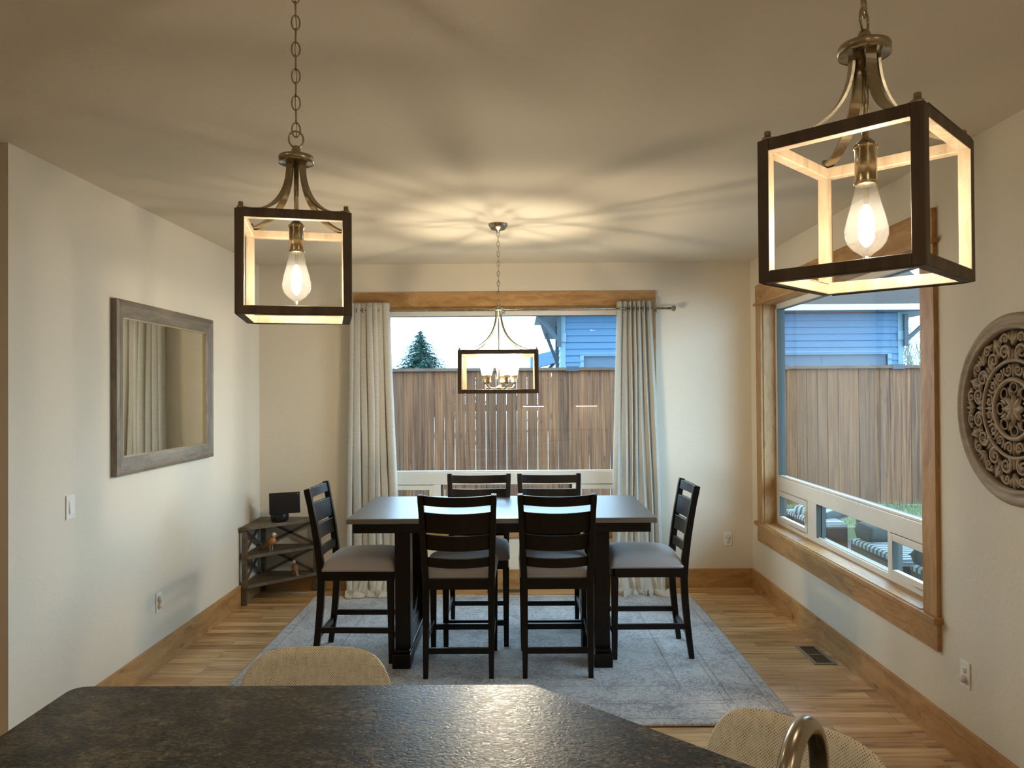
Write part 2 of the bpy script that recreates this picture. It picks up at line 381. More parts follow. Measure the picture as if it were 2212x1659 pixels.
# ------------------------------------------------------------------ dining chairs
def seat_fabric():
    t = NT('taupe_seat_fabric'); o = t.obj(); n = t.noise(o, 420, 2); n2 = t.noise(o, 12, 3)
    return t.pr(t.mix(n, (.42, .38, .36), (.56, .52, .50)), .9, 0, t.bump(n, .25, .001), **{'Sheen Weight': .8, 'Sheen Roughness': .35})
SF = seat_fabric()
def make_chair():
    ch = thing('dining_chair', None, None)
    def post_pt(z, s):
        # rear post centre line: foot kicked back, straight at the seat, reclined top
        if z < .5: y = -.045 * (1 - z / .5) ** 1.6
        else: y = -.082 * ((z - .5) / .57) ** 1.5
        x = .186 + .022 * max(0, (z - .5) / .57) + .004
        return Vector((s * x, y, z))
    zs = [0, .08, .2, .35, .5, .62, .75, .87, .97, 1.03, 1.068]
    for s in (-1, 1):
        sc = [.78, .85, .95, 1, 1.05, 1.05, 1, .95, .9, .95, .9]
        MB().sweep([post_pt(z, s) for z in zs], [(-.018, -.021), (.018, -.021), (.018, .021), (-.018, .021)], up=Vector((0, 1, 0)), smooth=False, scl=sc).build('rear_post', DW, ch, bevel=.004)
        MB().sweep([(s * .196, .432, 0), (s * .196, .43, .3), (s * .196, .428, .515)], [(-.02, -.02), (.02, -.02), (.02, .02), (-.02, .02)], up=Vector((0, 1, 0)), smooth=False, scl=[.78, .95, 1.05]).build('leg', DW, ch, bevel=.003)
        MB().bar((s * .192, -.012, .20), (s * .196, .43, .20), .02, .034).build('side_stretcher', DW, ch, bevel=.002)
    MB().bar((-.196, .43, .155), (.196, .43, .155), .024, .036).build('footrest', DW, ch, bevel=.002)
    MB().bar((-.19, -.028, .155), (.19, -.028, .155), .02, .034).build('rear_stretcher', DW, ch, bevel=.002)
    f = MB(); f.box(-.205, .205, -.018, .008, .505, .566).box(-.21, .21, .425, .45, .505, .566)
    for s in (-1, 1): f.box(s * .188, s * .21, 0, .44, .505, .566)
    f.build('seat_frame', DW, ch, bevel=.002)
    for z0, z1, bow in ((1.004, 1.062, .022), (.846, .965, .024), (.742, .832, .022), (.640, .696, .018)):
        zc_ = (z0 + z1) / 2; h = (z1 - z0) / 2; P = []
        for k in range(13):
            u = -1 + 2 * k / 12; q = post_pt(zc_, 1)
            P.append(Vector((u * (q.x - .012), q.y - 1.5 * bow * (1 - u * u) + .004, zc_ - .008 * (1 - u * u))))
        tilt = .082 * 1.5 * ((zc_ - .5) / .57) ** .5 / .57
        mb = MB(); vs = []
        for p_ in P:
            for dz, dy in ((-h, -.009), (-h, .009), (h, .009), (h, -.009)):
                vs.append((p_.x, p_.y + dy - tilt * dz, p_.z + dz))
        fs = [(i * 4 + j, i * 4 + (j + 1) % 4, (i + 1) * 4 + (j + 1) % 4, (i + 1) * 4 + j) for i in range(12) for j in range(4)] + [(3, 2, 1, 0), (48, 49, 50, 51)]
        mb.add(vs, fs); mb.build('top_rail' if z0 > 1 else 'back_slat', DW, ch, bevel=.003)
    # cushion: pillow with rounded top
    def cush(u, v):
        x = (u - .5) * 2; y = (v - .5) * 2
        e = lambda q: math.copysign(abs(q) ** 1.0, q)
        hx = .222 - .006 * (1 - v); hy = .228
        k = (1 - abs(x) ** 3.2) ** .42 * (1 - abs(y) ** 3.6) ** .42 if abs(x) < 1 and abs(y) < 1 else 0
        return (x * hx, .232 + y * hy, .567 + .022 * (1 if k > 0 else .2) * 1 + .082 * k * (.92 + .08 * y))
    mb = MB().grid(cush, 28, 28)
    mb.box(-.212, .212, .008, .452, .562, .588)
    mb.build('seat_cushion', SF, ch)
    return ch
spots = [(-.348, 4.475, 0, 'dark ladder-back chair at the table front, left of its pair, back to us'),
         (.227, 4.475, 0, 'dark ladder-back chair at the table front, right of its pair, back to us'),
         (-.275, 5.415, PI, 'dark ladder-back dining chair on the window side of the table, nearer the corner shelf'),
         (.226, 5.405, PI, 'dark ladder-back dining chair on the window side of the table, nearer the carved medallion wall'),
         (1.025, 4.935, PI / 2, 'dark ladder-back dining chair at the right end of the table, beside the big side window'),
         (-1.205, 4.89, -PI / 2 - .02, 'dark ladder-back dining chair at the left end of the table, beside the corner shelf')]
ch0 = make_chair()
for i, (x, y, rz, lb) in enumerate(spots):
    o = ch0 if i == 0 else copy_tree(ch0)
    o.location = (x, y, .009); o.rotation_euler = (0, 0, rz); tag(o, lb, 'chair', 'dark dining chairs around the table')

# ------------------------------------------------------------------ island worktop, cabinet, faucet
def granite():
    t = NT('leathered_granite'); o = t.obj()
    big = t.noise(t.map(o, (1, 1.6, 1)), 7, 5, .65, .8); sm = t.noise(t.map(o, (1, 1.7, 1)), 62, 4, .68, .6)
    fl = t.n('ShaderNodeTexVoronoi', {'Vector': t.map(o, (1, 1.7, 1)), 'Scale': 120.0}, out=1)
    flk = t.n('ShaderNodeSeparateXYZ', {0: fl}, out=0)
    f = t.math('MULTIPLY_ADD', big, .50, t.math('MULTIPLY_ADD', sm, .62, t.math('MULTIPLY', flk, .16)))
    c = t.ramp(f, [(.52, (.002, .0016, .001)), (.62, (.010, .008, .0045)), (.70, (.070, .055, .028)), (.83, (.19, .15, .08))])
    ro = t.ramp(sm, [(.35, .20), (.65, .42)])
    return t.pr(c, ro, 0, **{'Specular IOR Level': .22}, nrm=t.bump(t.math('ADD', t.noise(o, 130, 3, .6, .5), t.math('MULTIPLY', sm, .4)), .40, .0022))
def rounded(poly, rs, n=6):
    out = []
    N = len(poly)
    for i, (p, r_) in enumerate(zip(poly, rs)):
        p = Vector(p); a = Vector(poly[i - 1]) - p; b = Vector(poly[(i + 1) % N]) - p
        a.normalize(); b.normalize(); ang = a.angle(b)
        if r_ <= 0: out.append(tuple(p)); continue
        d = r_ / math.tan(ang / 2)
        for k in range(n + 1):
            u = k / n; q0 = p + a * d; q1 = p + b * d
            q = q0 * (1 - u) ** 2 + p * 2 * u * (1 - u) + q1 * u ** 2; out.append((q.x, q.y))
    return out
IS = [(-1.146, .62), (.92, .62), (.92, 1.086), (.036, 1.970), (-1.146, 1.970)]
wt = MB().prism(rounded(IS, [.02, .02, .03, .03, .045]), .883, .915).build('island_worktop', granite(), bevel=.004)
tag(wt, 'dark speckled granite island worktop with angled corner in the foreground', 'countertop')
IC = [(-1.10, .66), (.88, .66), (.88, .93), (.14, 1.67), (-1.10, 1.67)]
ic = thing('island_cabinet', 'painted island cabinet below the dark granite worktop', 'cabinet', (0, 0, 0))
ic['label'] = 'cream painted kitchen island cabinet supporting the granite worktop'
MB().prism(IC, .09, .883).build('body', paint((.62, .58, .50), .5), ic)
MB().prism([(x * .97, .66 + (y - .66) * .95 + .02) for x, y in IC], 0, .09).build('plinth', paint((.06, .05, .04), .6), ic)
NICK = metal((.46, .40, .31), .24)
fc = thing('kitchen_faucet', 'brushed nickel gooseneck kitchen faucet rising from the granite worktop', 'faucet', (.4498, 1.1538, .915))
cen = Vector((.3988, 1.0851, 1.1021)); Rf, ph = .0855, .9343
ax = Vector((math.cos(ph), math.sin(ph), 0)); pts = []
base = Vector((.4498, 1.1538, .915))
path = [cen + ax * Rf + Vector((0, 0, z)) for z in (-.1871, -.12, -.06)] + [cen + ax * Rf * math.cos(q) + Vector((0, 0, Rf * math.sin(q))) for q in [PI * k / 20 for k in range(21)]] + [cen - ax * Rf - Vector((0, 0, .03))]
MB().tube([p - base for p in path], .0143, 20, up=ax.cross(Vector((0, 0, 1)))).build('spout', NICK, fc)
hd = MB(); q = cen - ax * Rf - base
hd.lathe([(.0143, -.03), (.017, -.034), (.019, -.05), (.0185, -.10), (.014, -.104), (.0, -.104)], c=q, seg=20); hd.build('spray_head', NICK, fc)
hd = MB(); hd.lathe([(.027, 0), (.027, .006), (.019, .012), (.017, .06), (.0145, .07)], c=(0, 0, 0), seg=24); hd.build('faucet_base', NICK, fc)
MB().tube([(.012, -.012, .045), (.045, -.04, .05), (.075, -.06, .075)], .006, 10).build('handle', NICK, fc)

# ------------------------------------------------------------------ counter stools
def weave():
    t = NT('cream_woven_fabric'); o = t.obj(); sp = t.t.nodes.new('ShaderNodeSeparateXYZ'); t.t.links.new(o, sp.inputs[0])
    k = 2 * PI / .0074
    xx = t.math('MULTIPLY', t.math('ADD', sp.outputs[0], t.math('MULTIPLY', t.noise(o, 25, 2), .004)), k)
    zz = t.math('MULTIPLY', sp.outputs[2], k)
    a = t.math('SINE', xx); b = t.math('SINE', zz)
    dot = t.math('MULTIPLY', a, b); amp = t.ramp(t.noise(t.map(o, (1.2, 1.2, .5)), 60, 3, .7), [(.38, .2), (.62, 1.0)])
    dark = t.math('MULTIPLY', t.ramp(dot, [(.15, 0.0), (.6, 1.0)]), amp)
    c = t.mix(t.noise(t.map(o, (60, 60, 250)), 1, 2), (.86, .76, .56), (.98, .91, .73))
    c = t.mix(dark, c, (.16, .10, .05))
    return t.pr(c, .9, 0, t.bump(dot, -.5, .0015))
WV = weave()
def make_stool():
    st = thing('counter_stool', None, None)
    # local: sitter faces -y; backrest curves round the rear (+y)
    def shell(side):
        def fn(u, v):
            th = (u - .5) * 1.72           # angle round the back
            edge = abs(u - .5) * 2
            ztop = .233 * (1 - edge ** 5.5 * .55); z = .655 + v * (ztop)
            R_ = .305 - .012 * v + side
            return (math.sin(th) * R_ * 1.0, math.cos(th) * R_ * .50 + .045 * v + .04, z)
        return fn
    mb = MB(); nu, nv = 40, 14
    # closed padded shell with rolled top
    prof = []
    n2 = 2 * nv + 6
    def pad(u, k):
        q = k / n2; t_ = .02
        if q < .44: return shell(t_)(u, q / .44)
        if q > .56: return shell(-t_)(u, (1 - q) / .44)
        a = (q - .44) / .12 * PI; o_ = Vector(shell(t_)(u, 1)); i_ = Vector(shell(-t_)(u, 1)); mid = (o_ + i_) / 2
        return tuple(mid + (o_ - mid) * math.cos(a) + Vector((0, 0, t_ * math.sin(a))))
    mb.grid(lambda u, v: pad(u, v * n2), nu, n2)
    mb.build('backrest', WV, st)
    def cushion(u, v):
        x = (u - .5) * 2; y = (v - .5) * 2; k = max(0, (1 - abs(x) ** 4) * (1 - abs(y) ** 4)) ** .4
        r_ = 1 - .10 * (x * x * y * y)
        return (x * .215 * r_, y * .19 * r_ - .01, .60 + .075 * k)
    mb = MB().grid(cushion, 20, 20); mb.box(-.19, .19, -.18, .16, .585, .602); mb.build('seat', WV, st)
    LG = dark_wood(.4)
    for sx in (-1, 1):
        for sy in (-1, 1):
            MB().bar((sx * .20, sy * .19 - .01, 0), (sx * .15, sy * .14 - .01, .586), .026).build('leg', LG, st, bevel=.003)
    f = MB()
    for a_, b_ in (((-.186, -.18, .2), (.186, -.18, .2)), ((-.186, .16, .2), (.186, .16, .2)), ((-.186, -.18, .2), (-.186, .16, .2)), ((.186, -.18, .2), (.186, .16, .2))): f.bar(a_, b_, .02)
    f.build('footrest', LG, st)
    return st
s0 = make_stool()
s0.location = (-.597, 2.06, 0)
tag(s0, 'cream woven counter stool on the left, tucked behind the straight worktop edge', 'stool', 'cream woven counter stools at the island')
s1 = copy_tree(s0); s1.location = (.49, 1.60, 0); s1.rotation_euler = (0, 0, -PI / 4)
tag(s1, 'cream woven counter stool on the right, partly hidden behind the nickel faucet', 'stool', 'cream woven counter stools at the island')

# ------------------------------------------------------------------ lanterns
BRASS = metal((.46, .40, .28), .26)
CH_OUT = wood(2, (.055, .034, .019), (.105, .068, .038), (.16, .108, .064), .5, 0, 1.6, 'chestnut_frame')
CH_IN = wood(2, (.26, .18, .11), (.42, .32, .21), (.54, .43, .31), .55, 0, 1.6, 'bulb_lit_wood')  # inner faces: bulb light put into a paler copy of the chestnut
@cached
def milky(k):
    t = NT('lit_lamp_glass')
    bf = t.n('ShaderNodeNewGeometry', out=6)
    fr = t.n('ShaderNodeFresnel', {'IOR': t.math('MULTIPLY_ADD', bf, 1 / 1.42 - 1.42, 1.42)})
    tr = t.n('ShaderNodeBsdfTransparent', {'Color': (.98, .97, .94)})
    df = t.n('ShaderNodeMixShader', {0: .5, 1: t.n('ShaderNodeBsdfTranslucent', {'Color': (.9, .9, .88)}), 2: t.n('ShaderNodeBsdfDiffuse', {'Color': (.9, .9, .88)})})
    b = t.n('ShaderNodeMixShader', {0: k, 1: tr, 2: df})
    return t.fin(t.n('ShaderNodeMixShader', {0: fr, 1: b, 2: t.n('ShaderNodeBsdfGlossy', {'Roughness': .04})}))
BG = milky(.010)
def cage(w, d, h, z0, b):
    m = MB(); X, Y = w / 2, d / 2
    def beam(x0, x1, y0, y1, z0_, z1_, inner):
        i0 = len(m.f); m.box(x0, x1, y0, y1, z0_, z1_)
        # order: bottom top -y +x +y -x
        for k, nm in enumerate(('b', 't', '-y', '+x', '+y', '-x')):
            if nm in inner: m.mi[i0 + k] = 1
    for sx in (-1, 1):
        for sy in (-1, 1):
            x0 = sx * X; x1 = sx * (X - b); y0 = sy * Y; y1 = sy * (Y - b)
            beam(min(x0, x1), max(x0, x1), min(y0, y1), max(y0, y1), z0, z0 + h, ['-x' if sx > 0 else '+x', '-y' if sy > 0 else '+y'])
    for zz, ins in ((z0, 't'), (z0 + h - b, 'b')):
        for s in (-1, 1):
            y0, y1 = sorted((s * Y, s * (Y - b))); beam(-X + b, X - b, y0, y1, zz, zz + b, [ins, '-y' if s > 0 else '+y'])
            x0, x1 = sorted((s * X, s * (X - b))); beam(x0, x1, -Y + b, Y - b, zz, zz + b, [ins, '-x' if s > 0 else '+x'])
    return m
def chain(z0, z1, L=.038, wd=.0095, r_=.0018):
    m = MB(); z = z1; k = 0; pitch = L - .0085
    n = int((z1 - z0) / pitch); pitch = (z1 - z0) / n
    for k in range(n + 1):
        zc_ = z1 - L / 2 - k * pitch + .004; pts = []
        for q in range(14):
            a = 2 * PI * q / 14; x = wd * math.cos(a); z = (L / 2 - r_) * math.sin(a)
            pts.append((x, 0, zc_ + z) if k % 2 == 0 else (0, x, zc_ + z))
        m.tube(pts, r_, 6, up=Vector((0, 1, 0)) if k % 2 == 0 else Vector((1, 0, 0)), closed=True)
        if zc_ - L / 2 < z0: break
    m.tube([(.002 * math.sin(j * 1.3), .002 * math.cos(j * 1.1), z0 + (z1 - z0) * j / 20) for j in range(21)], .0011, 5, up=Vector((0, 1, 0)))
    return m
def head(t, w, d, ztop, zdisc, rd, arm_w, zring):
    dm = MB(); dm.lathe([(0, zdisc - .008), (rd * .94, zdisc - .008), (rd, zdisc - .010), (rd, zdisc + .004), (rd * .96, zdisc + .007), (rd * .40, zdisc + .011), (rd * .24, zdisc + .016), (rd * .26, zdisc + .022), (rd * .18, zdisc + .030), (0, zdisc + .032)], seg=36)
    dm.build('cap', BRASS, t)
    rm = MB(); R2 = .0165
    rm.tube([(R2 * math.cos(a), 0, zdisc + .046 + 1.15 * R2 * math.sin(a)) for a in [2 * PI * k / 20 for k in range(20)]], .0022, 8, up=Vector((0, 1, 0)), closed=True)
    rm.build('ring', BRASS, t)
    for sx in (-1, 1):
        for sy in (-1, 1):
            ex, ey = sx * (w / 2 - .012), sy * (d / 2 - .012); P = []
            dirv = Vector((ex, ey, 0)); Lh = dirv.length; dirv.normalize(); hh = zdisc - .008 - ztop - .003
            for k in range(29):
                u = k / 28; a = u * PI / 2
                rr = .020 + (Lh - .020) * (1 - math.cos(a)) ** 1.12; zz = ztop + .003 + hh * (1 - math.sin(a))
                P.append(dirv * rr + Vector((0, 0, zz)))
            side = Vector((-dirv.y, dirv.x, 0))
            MB().sweep(P, [(-.0022, -arm_w), (.0022, -arm_w), (.0022, arm_w), (-.0022, arm_w)], up=side, smooth=False).build('arm', BRASS, t)
            MB().lathe([(.0085, ztop), (.0085, ztop + .0055), (.0052, ztop + .006), (.0052, ztop + .0145), (.0048, ztop + .0155), (0, ztop + .0155)], c=(ex, ey, 0), seg=20).build('corner_knob', BRASS, t)
def st_bulb(t, z_neck, k, c=(0, 0)):
    prof = [(.0135, 0), (.015, -.006), (.0175, -.02), (.022, -.038), (.028, -.060), (.0318, -.078), (.0318, -.088), (.028, -.100), (.020, -.110), (.010, -.117), (.0055, -.121), (.004, -.126), (0, -.128)]
    b = MB().lathe([(r_ * 1.02, z) for r_, z in prof], c=(c[0], c[1], z_neck), seg=28).build('bulb', BG, t)
    f = MB().ball((c[0], c[1], z_neck - .072), .012, 1, 1, 2.8, 12, 10); f.build('filament', glow(BULB, k), b)
    g = MB().lathe([(.006, 0), (.0045, -.03), (.002, -.045), (0, -.046)], c=(c[0], c[1], z_neck), seg=10); g.build('stem', glassy((.9, .88, .8), .05, 1.5), b)
def pendant(loc, rotz, label):
    x, y = loc; zb = 1.836
    t = thing('pendant_lantern', label, 'pendant light', (x, y, zb), rotz, 'lantern pendants over the island')
    z = lambda q: q - zb
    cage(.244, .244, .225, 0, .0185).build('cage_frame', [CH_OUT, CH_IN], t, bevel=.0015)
    head(t, .244, .244, .225, z(2.207), .0395, .0085, 0)
    MB().lathe([(.0055, z(2.200)), (.0055, z(2.062))], seg=12).build('rod', BRASS, t)
    MB().lathe([(.0055, z(2.066)), (.009, z(2.063)), (.014, z(2.058)), (.0185, z(2.053)), (.0185, z(2.048)), (.0165, z(2.047)), (.0165, z(1.998)), (.0185, z(1.996)), (.0185, z(1.992)), (.014, z(1.990))], seg=24).build('socket', BRASS, t)
    st_bulb(t, z(1.998), K_PEND)
    chain(z(2.207) + .052, z(ZC) - .03).build('chain', BRASS, t)
    MB().lathe([(0, z(ZC) - .034), (.012, z(ZC) - .034), (.02, z(ZC) - .028), (.058, z(ZC) - .016), (.062, z(ZC) - .002), (.062, z(ZC))], seg=28).build('ceiling_canopy', BRASS, t)
    return t
pendant((-.5066, 1.7577), .2389, 'square open lantern pendant with one glowing bulb, upper left, hanging on a long chain')
pendant((.5565, 1.2133), .793, 'square open lantern pendant with one glowing bulb, large and turned cornerwise at upper right')
# chandelier
CXc, CYc, zb = -.115, 4.955, 1.655
t = thing('chandelier', 'rectangular open lantern chandelier with five glass shades above the dining table', 'chandelier', (CXc, CYc, zb), 0)
cage(.502, .46, .270, 0, .0255).build('cage_frame', [CH_OUT, wood(2, (.07, .04, .018), (.13, .08, .04), (.19, .125, .07), .55, 0, 1.6, 'bulb_lit_tan_wood')], t, bevel=.0015)  # inner faces keep painted-in bulb light, toned down from the pendants' wood
head(t, .502, .46, .270, .545, .034, .0085, 0)
MB().lathe([(.005, .535), (.005, .03)], seg=12).build('rod', BRASS, t)
MB().lathe([(0, .022), (.012, .022), (.017, .03), (.017, .04), (.008, .05), (0, .052)], seg=20).build('hub', BRASS, t)
for k in range(5):
    a = math.radians(12 + 72 * k); r_ = .100; dx, dy = math.cos(a), math.sin(a)
    P = [(dx * q, dy * q, z_) for q, z_ in ((.012, .034), (.05, .033), (.075, .033), (.090, .038), (.099, .05), (.100, .068))]
    MB().tube(P, .0042, 8).build('lamp_arm', BRASS, t)
    c_ = (dx * r_, dy * r_, 0)
    MB().lathe([(0, .062), (.012, .064), (.019, .070), (.0195, .074), (.0185, .076), (.0185, .112), (.0205, .114), (.0205, .118), (.012, .118)], c=c_, seg=20).build('socket', BRASS, t)
    MB().lathe([(.021, .117), (.024, .122), (.030, .155), (.0395, .228), (.0385, .228), (.029, .155), (.0225, .122), (.021, .117)], c=c_, seg=24, cap=False).build('glass_shade', milky(.035), t)
    b = MB().lathe([(.011, .118), (.013, .130), (.020, .150), (.0235, .168), (.022, .185), (.014, .200), (0, .207)], c=c_, seg=18).build('bulb', BG, t)
    MB().ball((c_[0], c_[1], .166), .006, 1, 1, 2.6, 8, 8).build('filament', glow(BULB, K_CHAN), b)
chain(.60, ZC - zb - .05, .040, .0095).build('chain', BRASS, t)
zz = ZC - zb
MB().lathe([(0, zz - .055), (.010, zz - .055), (.012, zz - .046), (.045, zz - .036), (.060, zz - .014), (.064, zz - .003), (.064, zz)], seg=32).build('ceiling_canopy', BRASS, t)

# ------------------------------------------------------------------ curtains and rod
def linen():
    t = NT('slubby_linen_curtain'); o = t.obj()
    n = t.noise(t.map(o, (7, 7, 75)), 3, 4, .7); n2 = t.noise(t.map(o, (60, 60, 500)), 1, 2)
    f = t.ramp(n, [(.28, (.30, .28, .24)), (.40, (.54, .51, .44)), (.75, (.62, .585, .51))])
    c = t.mix(t.math('MULTIPLY', n2, .3), f, (.40, .38, .32))
    p = t.n('ShaderNodeBsdfPrincipled', {'Base Color': c, 'Roughness': .9, 'Normal': t.bump(n2, .2, .001)})
    tr = t.n('ShaderNodeBsdfTranslucent', {'Color': c})
    return t.fin(t.n('ShaderNodeMixShader', {0: .12, 1: p, 2: tr}))
LIN = linen()
YR = 6.386
def curtain(x0t, x1t, x0b, x1b, folds, seed, label):
    rnd = random.Random(seed); ph_ = [rnd.uniform(-.5, .5) for _ in range(folds + 2)]
    wid = [rnd.uniform(.7, 1.35) for _ in range(folds)]; tot = sum(wid); cum = [0]
    for w_ in wid: cum.append(cum[-1] + w_ / tot)
    zt = 2.395
    def fold(u):
        k = min(folds - 1, max(0, next((i for i in range(folds) if u <= cum[i + 1]), folds - 1)))
        return k, (u - cum[k]) / (cum[k + 1] - cum[k])
    def fn(u, v):
        z = zt * (1 - v) + .02; s = v ** 1.1
        k, f = fold(u)
        xc = x0t + (x1t - x0t) * u; xb = x0b + (x1b - x0b) * u
        x = xc * (1 - s) + xb * s
        amp = (.024 + .010 * math.sin(k * 2.1 + seed)) * (1 - .15 * v)
        wv = .8 - 2.1 * abs(2 * f - 1) ** 3.0
        # pinch the valleys so that the ridges look like rolls
        x += .010 * (1 if x1b > 0 else -1) * math.sin(2 * PI * f) + .012 * math.sin(5 * v + k * 1.7 + seed) * v
        y = YR - amp * wv + .006 * math.sin(9 * v + k)
        if v > .955:
            q = (v - .955) / .045; y -= q * (.05 + .06 * abs(math.sin(k * 1.9 + seed))); z = max(.014, z - .03 * q + .03 * math.sin(q * PI) * abs(math.sin(k + f * 3)))
            x += .03 * q * math.sin(k * 2.3 + seed)
        return (x, min(y, 6.452), z)
    mb = MB(); mb.grid(fn, folds * 14, 70)
    # the hem spreads on the floor toward the room
    def pud(u, v):
        b0 = Vector(fn(u, 1)); k, f = fold(u)
        L_ = .085 + .050 * math.sin(k * 1.3 + seed) ** 2 + .02 * math.sin(6 * u * PI + seed)
        return (b0.x + .03 * v * math.sin(k * 1.9 + f * 3), b0.y - L_ * v, max(.0135, b0.z + .038 * math.sin(v * PI) * (.4 + .6 * abs(math.cos(PI * f + k))) - .002 * v))
    mb.grid(pud, folds * 14, 8)
    ob = mb.build('curtain', LIN, solid=.0022)
    tag(ob, label, 'curtain', 'linen curtain panels on the back window')
    g = MB()
    for k in range(folds):
        xg = x0t + (x1t - x0t) * (cum[k] + cum[k + 1]) / 2
        M_ = Matrix.Rotation(PI / 2, 4, 'Y') @ Matrix.Rotation(.0, 4, 'X')
        pts = [(xg - .005, YR + .021 * math.cos(a), 2.353 + .021 * math.sin(a)) for a in [2 * PI * j / 16 for j in range(16)]]
        g.tube(pts, .003, 6, up=Vector((1, 0, 0)), closed=True)
    g.build('grommets', metal((.12, .12, .11), .35), ob)
    return ob
curtain(-1.395, -1.065, -1.43, -.985, 7, 1.0, 'pale linen curtain panel hanging at the left side of the back window')
curtain(.845, 1.135, .775, 1.245, 7, 2.6, 'pale linen curtain panel hanging at the right side of the back window')
ro = thing('curtain_rod', 'thin brushed metal curtain rod with faceted finials across the back window', 'curtain rod', (-.08, YR, 2.353))
MB().tube([(-1.43, 0, 0), (1.36, 0, 0)], .0085, 12).build('pole', BRASS, ro)
for sx in (-1, 1):
    x = 1.36 * sx - (.07 if sx < 0 else 0)
    Mx = Matrix.Rotation(PI / 2 * sx, 4, 'Y')
    MB().lathe([(.010, -.002), (.014, 0), (.014, .006), (.009, .009), (.024, .026), (.026, .040), (.020, .046), (.020, .050), (.010, .052), (0, .052)], c=(x, 0, 0), seg=8, M=Mx, smooth=False).build('finial', BRASS, ro)
for x in (-1.245, -.03, 1.255):
    b = MB().box(x - .012, x + .012, .074, .0772, -.03, .04); b.bar((x, .074, 0), (x, -.004, 0), .008, .014); b.build('bracket', BRASS, ro)

# ------------------------------------------------------------------ mirror on the left wall
def mirror():
    t = thing('wall_mirror', 'rectangular mirror in a weathered grey wood frame on the left wall', 'mirror', (XL, 4.76, 1.703))
    hw, hh = .656, .483
    GW = lambda ax_: wood(ax_, (.10, .075, .05), (.20, .16, .115), (.31, .255, .19), .5, 0, 1.4, 'weathered_grey_wood')
    prof = [(0, 0), (0, .034), (.018, .040), (.03, .032), (.05, .030), (.072, .026), (.095, .020), (.095, 0)]
    # four mitred pieces, local x = out of wall
    corners = [(-hw, -hh), (hw, -hh), (hw, hh), (-hw, hh)]
    for i in range(4):
        (y0, z0), (y1, z1) = corners[i], corners[(i + 1) % 4]; vs = []
        for (yy, zz_) in ((y0, z0), (y1, z1)):
            for d_, o_ in prof:
                vs.append((o_, yy - math.copysign(d_, yy), zz_ - math.copysign(d_, zz_)))
        n = len(prof)
        MB().add(vs, [(j, (j + 1) % n, n + (j + 1) % n, n + j) for j in range(n)]).build('frame_rail', GW(1 if i % 2 == 0 else 2), t)
    iy, iz = hw - .095, hh - .095; g = MB(); w_ = .007
    for y0, y1, z0, z1 in ((-iy, iy, iz - w_, iz), (-iy, iy, -iz, -iz + w_), (-iy, -iy + w_, -iz, iz), (iy - w_, iy, -iz, iz)): g.box(.004, .019, y0, y1, z0, z1)
    g.build('gilt_bead', metal((.72, .58, .36), .35), t)
    mt = NT('mirror_glass'); mt = mt.pr((.80, .82, .78), .02, 1.0)
    MB().box(.002, .008, -iy, iy, -iz, iz).build('mirror_glass', mt, t)
mirror()

